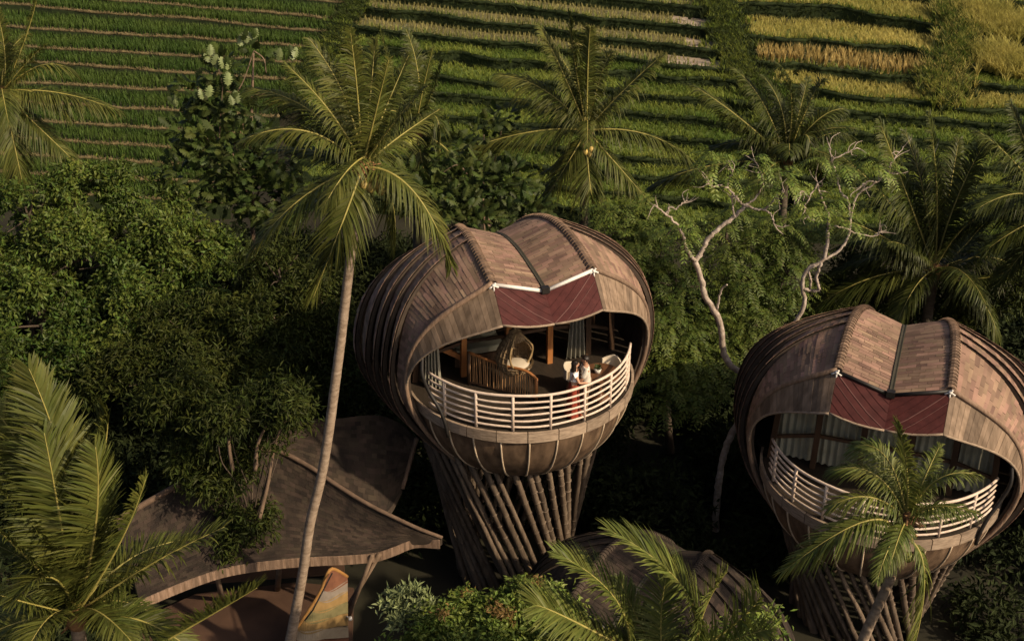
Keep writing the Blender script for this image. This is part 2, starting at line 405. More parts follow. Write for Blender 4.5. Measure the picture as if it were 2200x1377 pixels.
def terrace(front, back, x0, x1, kind, n=40, wob=1.5, bare=None):
    px = np.linspace(x0, x1, n)
    fy = poly_y(front, px); by = poly_y(back, px)
    fy = fy + np.interp(np.arange(n), np.linspace(0, n - 1, max(4, n // 3)), rng.normal(0, wob, max(4, n // 3)))
    Fp = np.array([athill(a, b) for a, b in zip(px, fy)]); Bp = np.array([athill(a, b) for a, b in zip(px, by)])
    Bp = Fp + (Bp - Fp) * 1.06
    Ft = Fp.copy(); Bt = Bp.copy(); Bt[:, 2] = Ft[:, 2]
    low = Ft + np.array([0, -0.18, -0.95])
    rows = [low, Ft + np.array([0, -0.03, -0.02])] + [Ft + (Bt - Ft) * v for v in np.linspace(0.01, 1, 5)]
    mb = MB(); mb.grid(np.stack(rows, 1))
    me = mb.mesh('rice_terrace'); me.flip_normals()
    top = {'rice': 'paddy_mud', 'stubble': 'stubble_soil', 'straw': 'stubble_soil', 'gold': 'field_grass', 'grass': 'field_grass'}[kind]
    me.materials.append(M[top]); me.materials.append(M['bund_green_shade'])
    mi = np.zeros(len(me.polygons), np.int32); mi[np.arange(len(mi)) % 6 == 0] = 1
    me.polygons.foreach_set('material_index', mi)
    o = link('rice_terrace', me); tag(o, kind='structure')
    # the bund: a low rounded lip along the front edge
    c = Ft + np.array([0, 0.05, 0.03]) ; m = 4 * n
    c = smooth_path(c, m); c[:, 2] += np.interp(np.arange(m), np.linspace(0, m - 1, m // 3), rng.normal(0, 0.025, m // 3))
    r = np.interp(np.arange(m), np.linspace(0, m - 1, m // 2), rng.uniform(0.05, 0.11, m // 2) if kind == 'rice' else rng.uniform(0.09, 0.17, m // 2))
    mb = MB(); mb.tube(c, r, 6)
    link('bund', mb.mesh('bund', True), M['bund_dry' if kind == 'rice' else 'bund_green_shade'], o)
    W = np.linalg.norm(Bt - Ft, axis=1).mean(); L = np.linalg.norm(np.diff(Ft, axis=0), axis=1).sum()
    def along(k, back=0.0):
        t = rng.uniform(0, m - 1.001, k); i = t.astype(int); f = (t - i)[:, None]
        return c[i] * (1 - f) + c[i + 1] * f
    if kind == 'rice':
        P = strip_points(Ft, Bt, 0, 0, 0.30, 0.24, 0.035, 0.12, 0.93)
        tufts(rice_mb, P, 9, 0.44, 0.035, 0.16)
        k = int(L * 60); Q = along(k); Q += np.stack([np.zeros(k), rng.normal(0, 0.06, k), np.full(k, 0.0)], -1)
        blades(fringe_mb, Q, rng.uniform(0.07, 0.20, k), np.full(k, 0.035), rng.uniform(0.02, 0.16, k), rng.uniform(0, 6.3, k))
    else:
        if kind == 'stubble':
            P = strip_points(Ft, Bt, 0, 0, 0.34, 0.27, 0.03, 0.10, 0.9)
            if bare: P = P[(P[:, 0] < Ft[bare, 0] + rng.normal(0, .5, len(P))) | (rng.uniform(0, 1, len(P)) < .08)]
            tufts(stub_mb, P, 7, 0.25, 0.034, 0.09)
        elif kind == 'straw':
            tufts(straw_mb, strip_points(Ft, Bt, 0, 0, 0.40, 0.32, 0.05, 0.12, 0.85), 14, 0.62, 0.05, 0.22)
            tufts(gdark_mb, strip_points(Ft, Bt, 0, 0, 0.35, 0.3, 0.1, 0.05, 0.95), 4, 0.25, 0.04, 0.12)
        elif kind == 'gold':
            tufts(gold_mb, strip_points(Ft, Bt, 0, 0, 0.26, 0.26, 0.10, 0.04, 0.9), 9, 0.36, 0.036, 0.28)
        else:
            tufts(grass_mb, strip_points(Ft, Bt, 0, 0, 0.25, 0.25, 0.12, 0.0, 0.98), 9, 0.26, 0.036, 0.24)
        # rank grass over the lip and down the riser
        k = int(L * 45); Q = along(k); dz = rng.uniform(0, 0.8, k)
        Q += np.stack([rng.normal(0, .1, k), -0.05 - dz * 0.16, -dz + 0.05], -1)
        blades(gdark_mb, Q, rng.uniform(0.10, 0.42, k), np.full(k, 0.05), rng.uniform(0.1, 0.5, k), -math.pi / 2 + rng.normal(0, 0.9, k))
        k = int(L * 22); Q = along(k) + np.array([0, 0.0, 0.06])
        blades(grass_mb, Q, rng.uniform(0.15, 0.45, k), np.full(k, 0.045), rng.uniform(0.1, 0.4, k), rng.uniform(0, 6.3, k))
    return o, Ft, Bt

LEFT = [(-185, -130), (-150, -95), (-118, -62), (-85, -28), (-50, 5), (-18, 41), (10, 71), (58, 104), (100, 140), (133, 178), (177, 212), (218, 258), (258, 300), (295, 340), (332, 375), (370, 412), (408, 450)]
LEFT = [[(0, a), (700, b)] for a, b in LEFT]
for i in range(1, len(LEFT)):
    edge = 742 - max(0, LEFT[i][1][1]) * 0.55
    terrace(LEFT[i], LEFT[i - 1], -520, edge if LEFT[i][1][1] > -100 else 760, 'rice', 44, 1.2)
CENT = [[(760, -150), (1540, -85)], [(760, -100), (1540, -35)], [(790, -52), (1165, -15), (1530, 22)],
        [(790, -16), (945, 0), (1165, 26), (1545, 72)], [(760, 15), (900, 32), (1144, 60), (1294, 82), (1562, 115)],
        [(760, 60), (970, 85), (1123, 98), (1318, 126), (1580, 157)], [(700, 96), (900, 115), (1144, 140), (1400, 165), (1600, 190)],
        [(700, 145), (925, 164), (1075, 175), (1400, 205), (1650, 235)], [(680, 190), (1100, 220), (1400, 250), (1700, 280)],
        [(660, 236), (1100, 262), (1400, 298), (1750, 330)], [(640, 285), (1100, 306), (1400, 342), (1750, 372)],
        [(640, 330), (1100, 350), (1400, 386), (1750, 410)], [(640, 375), (1100, 394), (1750, 450)], [(640, 420), (1100, 440), (1750, 490)]]
ck = ['stubble', 'stubble', 'stubble', 'stubble', 'stubble', 'grass', 'grass', 'grass', 'grass', 'grass', 'grass', 'grass', 'grass']
for i in range(1, len(CENT)):
    x0 = 782 if i < 5 else 735 - 8 * i
    x1 = [1538, 1538, 1540, 1552, 1570, 1592, 1625, 1660, 1690, 1690, 1690, 1690, 1690][i - 1]
    o, Ft, Bt = terrace(CENT[i], CENT[i - 1], x0, x1, ck[i - 1], 40, 2.0 if i < 6 else 5.0, {3: 35, 4: 36, 5: 34}.get(i))
    if i in (3, 4, 5):             # the bare, pale end of a drained paddy
        j = {3: 34, 4: 35, 5: 33}[i]
        a = Ft[j:] ; b = Bt[j:]
        rows = [a + (b - a) * np.clip(v + 0.16 * np.linspace(1, 0, len(a))[:, None] * (v < 0.5) + 0.0, 0, 1) for v in np.linspace(0.08, 0.9, 5)]
        rows = [r + np.array([0, 0, 0.012]) for r in rows]
        mb = MB(); mb.grid(np.stack(rows, 1)); me = mb.mesh('mud_patch'); me.flip_normals()
        link('mud_patch', me, M['pale_mud'], o)
RGT = [[(1500, -130), (2100, -70), (2600, 0)], [(1520, -62), (1800, -45), (2100, 0), (2600, 60)], [(1545, 3), (1800, 20), (1950, 45), (2080, 75), (2600, 140)],
       [(1590, 82), (1800, 92), (1960, 112), (2040, 132), (2600, 200)], [(1610, 133), (1780, 150), (1900, 165), (1985, 168), (2600, 235)],
       [(1650, 190), (1820, 210), (2000, 225), (2600, 290)], [(1690, 238), (1900, 250), (2200, 275), (2600, 330)], [(1710, 285), (2200, 322), (2600, 370)],
       [(1710, 332), (2200, 368), (2600, 415)], [(1710, 380), (2200, 415), (2600, 460)], [(1710, 430), (2200, 465), (2600, 510)], [(1710, 480), (2200, 515), (2600, 560)]]
rk = ['gold', 'gold', 'straw', 'straw', 'gold', 'grass', 'grass', 'grass', 'grass', 'grass', 'grass']
rk[2] = 'gold'
for i in range(1, len(RGT)):
    x0 = [1545, 1572, 1605, 1625, 1665, 1700, 1705, 1705, 1705, 1705, 1705][i - 1]
    if i in (3, 4):                # the ripe paddies end in rank grass on the right
        terrace(RGT[i], RGT[i - 1], x0, 2030, rk[i - 1], 30, 2.0)
        terrace(RGT[i], RGT[i - 1], 2032, 2600, 'gold' if i == 3 else 'grass', 30, 5.0)
    else:
        terrace(RGT[i], RGT[i - 1], x0, 2600, rk[i - 1], 44, 3.0 if i < 5 else 5.5)

# rank grass on the banks between the blocks of paddies and along the right
def bank(pts, n, spread, h, mb, lean=0.4):
    pts = np.array([athill(*p) for p in pts]); P = smooth_path(pts, n)
    P = P + np.concatenate([rng.normal(0, spread, (n, 2)), np.zeros((n, 1))], 1)
    P[:, 2] = zhill(P[:, 0], P[:, 1]) - 0.15
    tufts(mb, P, 14, h, 0.055, lean, 0.35)
bank([(775, -60), (765, 0), (735, 50), (700, 95), (660, 150), (610, 230)], 700, 0.40, 0.32, grass_mb)
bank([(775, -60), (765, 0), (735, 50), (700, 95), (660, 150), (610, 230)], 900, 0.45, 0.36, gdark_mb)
bank([(1530, -30), (1562, 60), (1585, 130), (1640, 200), (1690, 300)], 800, 0.5, 0.40, grass_mb)
bank([(1530, -30), (1562, 60), (1585, 130), (1640, 200), (1690, 300)], 1000, 0.55, 0.42, gdark_mb)
bank([(2040, 20), (2065, 70), (2045, 130), (2020, 170), (2040, 220)], 500, 0.5, 0.60, grass_mb, 0.6)
bank([(2040, 20), (2065, 70), (2045, 130), (2020, 170), (2040, 220)], 400, 0.6, 0.60, gdark_mb, 0.6)
bank([(2040, 20), (2065, 70), (2045, 130), (2020, 170), (2040, 220)], 300, 0.6, 0.60, gold_mb, 0.6)
bank([(2090, 20), (2150, 60), (2200, 60)], 700, 0.7, 0.65, gold_mb, 0.6)
bank([(2120, 120), (2200, 150)], 500, 0.6, 0.65, gold_mb, 0.6)
for nm, mb, mt, lb in (('rice_plants', rice_mb, 'rice', 'rows of young green rice standing in the flooded paddies on the left'),
                       ('rice_stubble', stub_mb, 'stubble', 'cut rice stubble in the drained middle paddies'),
                       ('ripe_rice', straw_mb, 'straw', 'golden ripe rice standing in the paddy at the upper right'),
                       ('golden_grass', gold_mb, 'grass_gold', 'golden grass on the upper right terraces'),
                       ('long_grass', grass_mb, 'grass', 'long sunlit green grass over the lower terraces and banks'),
                       ('bank_grass', gdark_mb, 'grass_dark_shade', 'dark rank grass in shade tones hanging over the terrace risers'),
                       ('dry_grass', fringe_mb, 'bund_dry', 'dry tan grass along the bunds of the green paddies')):
    o = link(nm, mb.mesh(nm), M[mt]); tag(o, lb, 'grass' if 'grass' in nm else 'rice', kind='stuff')

# ------------------------------------------------------------------ the pod houses on stilts
ST = [0, .15, .33, .5, .65, .8, .92, 1]
ZR = [3.79, 3.99, 4.08, 3.88, 3.42, 2.6, 1.7, 0.8]
XR = [1.33, 1.32, 1.27, 1.17, 1.0, 0.75, 0.42, 0.1]
DV = [0.34, 0.42, 0.46, 0.42, 0.34, 0.22, 0.1, 0.0]
WW = [3.42, 3.72, 3.98, 4.05, 3.75, 3.05, 1.95, 0.6]
ZW = [0.75, 0.75, 0.7, 0.65, 0.6, 0.5, 0.4, 0.3]
WB = [2.0, 2.1, 2.2, 2.2, 2.0, 1.6, 1.0, 0.3]
ZB = -2.1
KT = np.array([0, .30, .38, .47, .58, .74, 1.0])    # where one overlapping roof layer ends and the next begins, at the ridge
KS = np.array([0, .065, .13, .205, .29, .43, 1.0])    # ... and low on the flank

def sstep(x): x = np.clip(x, 0, 1); return x * x * (3 - 2 * x)

def side_pt(s, t, sg, off=0.0):
    """the flank of the shell: s along the ridge (0 front, 1 back), t down the flank (0 ridge, 1 foot)"""
    s = np.asarray(s, float); t = np.asarray(t, float)
    s, t = np.broadcast_arrays(s, t)
    xr, zr, w, zw, wb = (spline(ST, tb, s) for tb in (XR, ZR, WW, ZW, WB))
    u = np.clip(t / 0.62, 0, 1); v = np.clip((t - 0.62) / 0.38, 0, 1)
    b = lambda p0, p1, p2, p3, q: p0*(1-q)**3 + 3*p1*q*(1-q)**2 + 3*p2*q*q*(1-q) + p3*q**3
    x1 = b(xr, xr + .52*(w-xr), w, w, u); z1 = b(zr, zr - .20*(zr-zw), zw + .58*(zr-zw), zw, u)
    x2 = b(w, w, wb + .42*(w-wb), wb, v); z2 = b(zw, zw - .42*(zw-ZB), ZB + .22*(zw-ZB), ZB, v)
    x = np.where(t <= 0.62, x1, x2); z = np.where(t <= 0.62, z1, z2)
    g = sstep(t * 1.35)
    y = (-1.79 + 6.6 * s) * (1 - g) + (-0.75 + 5.35 * s) * g
    if np.any(off):
        d = nrm(np.stack([x, (y - 1.4) * 0.15, (z - 0.6) * 1.0], -1))
        x = x + off * d[..., 0]; y = y + off * d[..., 1]; z = z + off * d[..., 2]
    return np.stack([x * sg, y, z], -1)

def layer_pt(k, a, t, sg, inset=0.0):
    a, t = np.broadcast_arrays(np.asarray(a, float), np.asarray(t, float))
    g = sstep(t * 1.7)
    s0 = KT[k] * (1 - g) + KS[k] * g; s1 = KT[k + 1] * (1 - g) + KS[k + 1] * g
    off = 0 * a if k == 0 else (0.07 + 0.15 * sstep(t * 1.6) * (1 - 0.4 * sstep((t - .7) / .3))) * (1 - np.clip(a, 0, 1)) ** 1.2
    return side_pt(np.clip(s0 + (s1 - s0) * a, 0, 1), t, sg, off - inset + 1e-6)

def mid_pt(s, a):
    s, a = np.broadcast_arrays(np.asarray(s, float), np.asarray(a, float))
    xr, zr, dv = (spline(ST, tb, s) for tb in (XR, ZR, DV))
    h = 1 - np.abs(a)
    y = -1.79 + 6.6 * s - 0.10 * h * (1 - np.clip(s * 4, 0, 1))
    return np.stack([a * xr, y, zr - dv * h ** 1.05], -1)

def shingles(fn, wa, la, jit=1.0, a_rng=(0, 1), b_rng=(0, 1), sz=(0.27, 0.125)):
    """boxes laid in courses over fn(a,b): a across, b down-slope. returns (n,8,3)"""
    out = []
    nb = max(2, int(la / sz[1])); na = max(2, int(wa / sz[0]))
    eps = 1e-3
    for r in range(nb):
        b0 = b_rng[0] + (b_rng[1] - b_rng[0]) * r / nb; b1 = b_rng[0] + (b_rng[1] - b_rng[0]) * (r + 1.25) / nb
        b1 = min(b1, b_rng[1] + 0.3 * (b_rng[1] - b_rng[0]) / nb)
        e = np.linspace(a_rng[0], a_rng[1], na + 1)
        st = (a_rng[1] - a_rng[0]) / na
        e[1:-1] += (0.25 if r % 2 else -0.25) * st + rng.uniform(-.2, .2, na - 1) * st
        a0 = e[:-1] + 0.012 * st; a1 = e[1:] - 0.012 * st
        j0 = rng.uniform(-.06, .06, na) * (b1 - b0)
        Bt = np.full(na, b0); Bb = np.clip(b1 + j0 * jit, b_rng[0], b_rng[1] + 0.02)
        lift = rng.uniform(0.012, 0.024, na)
        P = {}
        for nm, aa, bb in (('00', a0, Bt), ('10', a1, Bt), ('01', a0, Bb), ('11', a1, Bb)):
            p = fn(aa, bb); da = fn(np.clip(aa + eps, *sorted(a_rng)), bb) - fn(np.clip(aa - eps, *sorted(a_rng)), bb)
            db = fn(aa, np.minimum(bb + eps, max(b_rng))) - fn(aa, np.maximum(bb - eps, min(b_rng)))
            P[nm] = (p, nrm(np.cross(da, db)))
        def up(q, h):
            p, n_ = P[q]; n_ = n_ * UPS
            return p + n_ * np.asarray(h)[..., None]
        z = np.full(na, 0.002)
        box = np.stack([up('00', z), up('10', z), up('01', lift - .009), up('11', lift - .009), up('00', z + .007), up('10', z + .007), up('01', lift), up('11', lift)], 1)
        out.append(box)
    return np.concatenate(out)
UPS = 1.0

def boxes_mesh(B, name):
    n = len(B); i = np.arange(n)[:, None, None] * 8
    return mesh_np(name, B.reshape(-1, 3), (i + BOXQ[None]).reshape(-1, 4))

CACHE = {}
def cm(key, fn):
    if key not in CACHE: CACHE[key] = fn()
    return CACHE[key]

def orient(B):
    """make every shingle's outside face away from the pod's middle"""
    return B

def roof_shingle_sets():
    global UPS
    res = {}
    # the saddle between the ridges, front slope then back slope
    def f1(a, b): return mid_pt(0.36 * (1 - b) , a)
    t = f1(np.array([.5]), np.array([.5])); 
    UPS = 1.0
    n = np.cross(f1(np.array([.51]), np.array([.5])) - t, f1(np.array([.5]), np.array([.51])) - t)[0]
    UPS = 1.0 if n[2] > 0 else -1.0
    res['mid'] = np.concatenate([shingles(f1, 1.33, 2.5, 1, (-1, -0.035)), shingles(f1, 1.33, 2.5, 1, (0.035, 1))])
    def f2(a, b): return mid_pt(0.36 + 0.56 * b, a)
    UPS = -UPS
    res['back'] = np.concatenate([shingles(f2, 1.0, 4.3, 1, (-1, -0.05)), shingles(f2, 1.0, 4.3, 1, (0.05, 1))])
    for sg in (-1, 1):
        for k in range(6):
            def f3(a, b, k=k, sg=sg):
                return layer_pt(k, a, np.clip(b, 0, 1), sg)
            t = f3(np.array([.5]), np.array([.4]))
            n = np.cross(f3(np.array([.51]), np.array([.4])) - t, f3(np.array([.5]), np.array([.41])) - t)[0]
            UPS = 1.0 if n[0] * sg > 0 else -1.0
            wd = (KS[k + 1] - KS[k] + KT[k + 1] - KT[k]) * 3.0
            res[(sg, k)] = shingles(f3, wd, 7.6, 1, (0, 1), (0, 1), (0.25, 0.14) if k < 4 else (0.28, 0.19))
    return res

def rim_curve(t):                   # the front edge of the flank (left when sg=-1)
    return lambda sg: side_pt(np.zeros_like(t), t, sg)

def visor_low(t, sg, tend=0.66):
    E = side_pt(np.zeros_like(t), t, sg)
    f = np.clip(1 - t / tend, 0, 1) ** 0.75
    d = np.stack([-sg * (0.01 + 0.16 * np.sin(np.pi * np.clip(t / tend, 0, 1))), -0.80 + 0.55 * np.clip(t / tend, 0, 1), np.full_like(t, -0.80)], -1)
    return E + d * f[:, None]

RD = 3.11
def build_house(loc, rotz, hd, label, roof_mat='shingle', style=1, stilts=True, rim_parts=True, fine=True):
    root = thing('pod_house', label, 'house', loc, rotz, 'shell roofed pod houses')
    def part(name, key, fn, mat, parent=None, dz=None):
        me = cm((key, mat), fn)
        return link(name, me, M[mat], parent or root, (0, 0, hd if parent is None else 0))
    S = cm('shingles', roof_shingle_sets)
    # --- saddle roof with its shingles
    def f():
        mb = MB(); s = np.linspace(0, 1, 30); a = np.linspace(-1, 1, 17)
        P = mid_pt(s[:, None], a[None, :]) - np.array([0, 0, .03]); mb.slab(P, P - np.array([0, 0, .12])); return mb.mesh('roof')
    roof = part('roof', 'roof', f, 'roof_board')
    if fine:
        B = S['mid']
        ms = cm(('midsh', roof_mat), lambda: [boxes_mesh(b[None], 'shingle') for b in B])
        for me in ms: link('shingle', me, M[roof_mat], roof)
    else:
        o = link('shingles', cm(('midj', roof_mat), lambda: boxes_mesh(S['mid'], 'shingles')), M[roof_mat], roof); o['kind'] = 'stuff'
    o = link('shingles', cm(('backsh', roof_mat), lambda: boxes_mesh(S['back'], 'shingles')), M[roof_mat], roof); o['kind'] = 'stuff'
    # --- flanks: six overlapping layers on each side
    for sg in (-1, 1):
        for k in range(6):
            def f(sg=sg, k=k):
                mb = MB(); a = np.linspace(0, 1, 9)[:, None]; t = np.linspace(0, 1, 30)[None, :]
                mb.slab(layer_pt(k, a, t, sg, .03), layer_pt(k, a, t, sg, .13)); return mb.mesh('roof_layer')
            p = part('roof_layer', ('layer', sg, k), f, 'roof_board')
            one = 66 if fine and k == 0 else 0           # the shingles next to the front ridge are single pieces
            for me in cm(('sh1', sg, k, one, roof_mat), lambda: [boxes_mesh(b[None], 'shingle') for b in S[(sg, k)][:one]]): link('shingle', me, M[roof_mat], p)
            q = link('shingles', cm(('sh', sg, k, one, roof_mat), lambda: boxes_mesh(S[(sg, k)][one:], 'shingles')), M[roof_mat], p); q['kind'] = 'stuff'
    # --- ridge tiles, valley gutter
    for sg in (-1, 1):
        ss = np.linspace(0.0, 0.85, 46); P = mid_pt(ss, np.full_like(ss, float(sg)))
        for i in range(len(ss) - 1):
            def f(i=i, P=P, sg=sg):
                a, b = P[i], P[i + 1]; d = nrm(b - a); x = nrm(np.cross(d, (0, 0, 1))); n_ = np.cross(x, d)
                L = np.linalg.norm(b - a) * 1.45
                prof = [(-.13, -.03), (-.075, .03), (0, .05), (.075, .03), (.13, -.03)]
                mb = MB(); R0 = [a - d * 0.02 + x * px + n_ * (pz + .045) for px, pz in prof]; R1 = [a + d * L + x * px * .85 + n_ * (pz + .005) for px, pz in prof]
                R2 = [p - n_ * .03 for p in R0]; R3 = [p - n_ * .03 for p in R1]
                V = R0 + R1 + R2 + R3; Q = []
                for q in range(4): Q += [[q, q + 1, 5 + q + 1, 5 + q], [10 + q + 1, 10 + q, 15 + q, 15 + q + 1], [q + 1, q, 10 + q, 10 + q + 1]]
                mb.add(V, Q); return mb.mesh('ridge_tile')
            part('ridge_tile', ('ridge', sg, i), f, 'ridge_cap' if roof_mat == 'shingle' else 'roof_board', roof)
    def f():
        mb = MB(); s = np.linspace(0, .9, 30); P = mid_pt(s, np.zeros_like(s)); P[:, 2] += 0.035
        rows = []
        for x, z in ((-.06, -.01), (-.05, .03), (-.025, .005), (.025, .005), (.05, .03), (.06, -.01)):
            q = P.copy(); q[:, 0] += x; q[:, 2] += z; rows.append(q)
        mb.grid(np.stack(rows, 1)); return mb.mesh('valley_gutter', True)
    g = part('valley_gutter', 'gut', f, 'valley_gutter')
    # --- visor: red boards in the middle, planks to both sides
    A = {sg: mid_pt(np.array([0.]), np.array([float(sg)]))[0] for sg in (-1, 1)}
    V0 = mid_pt(np.array([0.]), np.array([0.]))[0]
    C0 = np.array([0, -2.66, 2.84])
    dn = np.array([0, -0.03, -0.07])
    for sg in (-1, 1):
        Lw = visor_low(np.array([0.0]), sg)[0]
        q00, q10, q11, q01 = A[sg] + dn, V0 + dn, C0, Lw
        def bil(u, v): return (q00*(1-u) + q10*u)*(1-v) + (q01*(1-u) + q11*u)*v + np.array([0, -0.06, -0.03])*math.sin(math.pi*u)*v
        nv = nrm(np.cross(q10 - q00, q01 - q00)); nv = nv * (-1 if nv[1] > 0 else 1)
        def f(bil=bil, nv=nv):
            mb = MB(); u = np.linspace(0, 1, 7)
            Pf = np.array([[bil(a, b) for b in u] for a in u])
            mb.grid(Pf + nv * 0.02); mb.grid(Pf - nv * .02); return mb.mesh('visor_panel', True)
        vp = part('visor_panel', ('vis', sg), f, 'red_board'); vp['label'] = 'dark red boarded panel of the visor'
        for j, (u0, v0, u1, v1) in enumerate([(0, .02, .98, .98), (.0, .26, .76, .99), (0, .5, .52, .99), (0, .74, .26, .99), (.25, .02, .99, .75), (.5, .02, .99, .50), (.75, .02, .99, .25)]):
            def f(bil=bil, u0=u0, v0=v0, u1=u1, v1=v1, nv=nv, j=j):
                mb = MB(); w = .02 if j == 0 else .009
                for e in range(3):
                    a = bil(u0 + (u1 - u0) * e / 3, v0 + (v1 - v0) * e / 3) + nv * .024; b = bil(u0 + (u1 - u0) * (e + 1) / 3, v0 + (v1 - v0) * (e + 1) / 3) + nv * .024
                    mb.beam(a, b, w, .016, nv)
                return mb.mesh('batten')
            part('batten', ('bat', sg, j), f, 'red_batten' if j in (0, 1) else 'red_board', vp)
        # planks
        te = np.linspace(0.0, 0.655, 27)
        Eu = side_pt(np.zeros_like(te), te, sg) + np.array([0, -0.03, -0.07]); Lo = visor_low(te, sg)
        for i in range(26):
            def f(i=i, Eu=Eu, Lo=Lo):
                a, b, c, d = Eu[i], Eu[i + 1], Lo[i], Lo[i + 1]
                g_ = 0.02; a, b = a + (b - a) * g_, b - (b - a) * g_; c, d = c + (d - c) * g_, d - (d - c) * g_
                n_ = nrm(np.cross(b - a, c - a)); o_ = n_ * .02; j_ = n_ * rng.uniform(-.004, .004)
                u, v = np.meshgrid([0, .5, 1], [0, .25, .5, .75, 1], indexing='ij'); u = u[..., None]; v = v[..., None]
                P = (a * (1 - u) + b * u) * (1 - v) + (c * (1 - u) + d * u) * v + j_
                return MB().slab(P - o_, P + o_).mesh('visor_plank')
            part('visor_plank', ('plk', sg, i), f, 'plank')
        def f(Lo=Lo):
            return MB().tube(Lo + np.array([0, 0.0, -.01]), .035, 6).mesh('visor_trim', True)
        part('visor_trim', ('trim', sg), f, 'fascia')
        def f(bil=bil):
            return MB().tube([bil(u, 1.0) for u in np.linspace(0, 1, 8)], .032, 6).mesh('visor_trim', True)
        part('visor_trim', ('trimr', sg), f, 'fascia')
        def f(sg=sg):
            t = np.linspace(0, .99, 40); E = side_pt(np.zeros_like(t), t, sg) + np.array([0, -.02, 0])
            return MB().tube(E, np.linspace(.07, .06, 40), 8).mesh('shell_rim', True)
        part('shell_rim', ('rim', sg), f, 'thatch_edge')
        def f(sg=sg):
            mb = MB(); a = A[sg] + np.array([0, -.06, -.03]); b = V0 + np.array([0, -.06, -.03])
            mb.tube([a, b], .05, 8); return mb.mesh('eave_pipe', True)
        part('eave_pipe', ('pipe', sg), f, 'white_metal' if style == 1 else 'dark_metal')
        def f(sg=sg):
            mb = MB(); a = A[sg] + np.array([0, -.10, -.04]); mb.ball(a, .055, 8)
            for d in ((.16, -.02, -.08), (-.16, -.02, -.08), (0.0, -.05, -.20), (.06, -.03, .10)): mb.tube([a, a + np.array(d) * .75], .024, 6)
            return mb.mesh('eave_bracket', True)
        part('eave_bracket', ('brk', sg), f, 'white_metal')
    def f():
        mb = MB(); mb.box(V0 + np.array([0, -.08, .02]), (.2, .16, .16)); return mb.mesh('gutter_box')
    part('gutter_box', 'gbox', f, 'dark_metal')
    # --- floor, rim boards, bowl, ribs
    def f():
        a = np.linspace(-1.45, 1.45, 40); pts = [(RD * math.sin(q) * .985, -RD * math.cos(q) * .985) for q in a]
        pts += [(3.42, .3), (3.5, 1.4), (3.2, 2.7), (2.3, 3.7), (.9, 4.2), (-.9, 4.2), (-2.3, 3.7), (-3.2, 2.7), (-3.5, 1.4), (-3.42, .3)]
        n_ = len(pts); V = [(x, y, 0) for x, y in pts] + [(x, y, -.12) for x, y in pts]
        me = bpy.data.meshes.new('floor')
        me.from_pydata(V, [], [list(range(n_)), list(range(2 * n_ - 1, n_ - 1, -1))] + [[i, n_ + i, n_ + (i + 1) % n_, (i + 1) % n_] for i in range(n_)]); me.update(); return me
    part('floor', 'floor', f, 'floor_wood')
    nseg = 12; aa = np.linspace(-1.55, 1.55, nseg + 1)
    for i in range(nseg):
        def f(i=i):
            mb = MB(); q = np.linspace(aa[i] + .004, aa[i + 1] - .004, 5)
            prof = [(RD - .02, .02), (RD + .05, .02), (RD + .045, -.28), (RD - .03, -.30)]
            P = np.array([[(r * math.sin(x), -r * math.cos(x), z) for r, z in prof + prof[:1]] for x in q])
            mb.grid(P); mb.add(P[0][:4], [[0, 1, 2, 3]]); mb.add(P[-1][:4], [[3, 2, 1, 0]]); return mb.mesh('rim_board')
        part('rim_board', ('rimb', i), f, 'fascia')
    BH = 2.65
    bz = np.concatenate([np.linspace(.27, 2.36, 10)]); br = (RD - .02) * np.sqrt(1 - (bz / BH) ** 2 * .93)
    nr = 26; ra = np.linspace(0, 2 * math.pi, nr + 1)
    for i in range(nr):
        def f(i=i):
            q = np.linspace(ra[i], ra[i + 1], 4); P = np.array([[(r * math.sin(x), -r * math.cos(x), -h) for r, h in zip(br, bz)] for x in q])
            mb = MB(); mb.grid(P); mb.grid(P[::-1] * np.array([.985, .985, 1])); return mb.mesh('bowl_panel', True)
        part('bowl_panel', ('bowl', i), f, 'bowl')
        def f(i=i):
            return MB().tube([((r + .012) * math.sin(ra[i]), -(r + .012) * math.cos(ra[i]), -h) for r, h in zip(br, bz)], .026, 6).mesh('bowl_rib', True)
        part('bowl_rib', ('rib', i), f, 'rib')
    def f():
        mb = MB(); q = np.linspace(0, 2 * math.pi, 30); rr = br[-1]
        mb.grid(np.array([[(r * math.cos(x), r * math.sin(x), -bz[-1] + .002) for r in (rr, .01)] for x in q])); return mb.mesh('bowl_base')
    part('bowl_base', 'bbase', f, 'bowl')
    # --- railing
    RR = RD - .10; a = np.linspace(-1.24, 1.16, 45) if style == 1 else np.linspace(-1.16, 1.24, 45)
    for j, z in enumerate((.12, .30, .48, .66, .84, 1.04)):
        def f(z=z, j=j, a=a):
            return MB().tube([(RR * math.sin(q), -RR * math.cos(q), z + .01 * math.sin(q * 9 + j)) for q in a], .038 if z > 1 else .029, 8).mesh('rail', True)
        part('rail', ('rail', j, style), f, 'rail')
    for j, q in enumerate(np.arange(-3, 4, 1) * math.radians(18.5) - .06):
        def f(q=q):
            return MB().tube([(RR * math.sin(q), -RR * math.cos(q), z) for z in (.0, .5, 1.03)], [.042, .04, .042], 8).mesh('rail_post', True)
        part('rail_post', ('post', j), f, 'rail')
    sg = -1 if style == 1 else 1
    def f(sg=sg):
        P = smooth_path([(sg * 3.05, -1.25, 1.75), (sg * 3.12, -1.45, 1.3), (sg * 2.98, -1.55, .8), (sg * 2.75, -1.75, .3), (sg * 2.62, -1.85, -.25), (sg * 2.60, -1.86, -.45)], 20)
        return MB().tube(P, .05, 8).mesh('bent_strut', True)
    part('bent_strut', ('strut', sg), f, 'dark_metal')
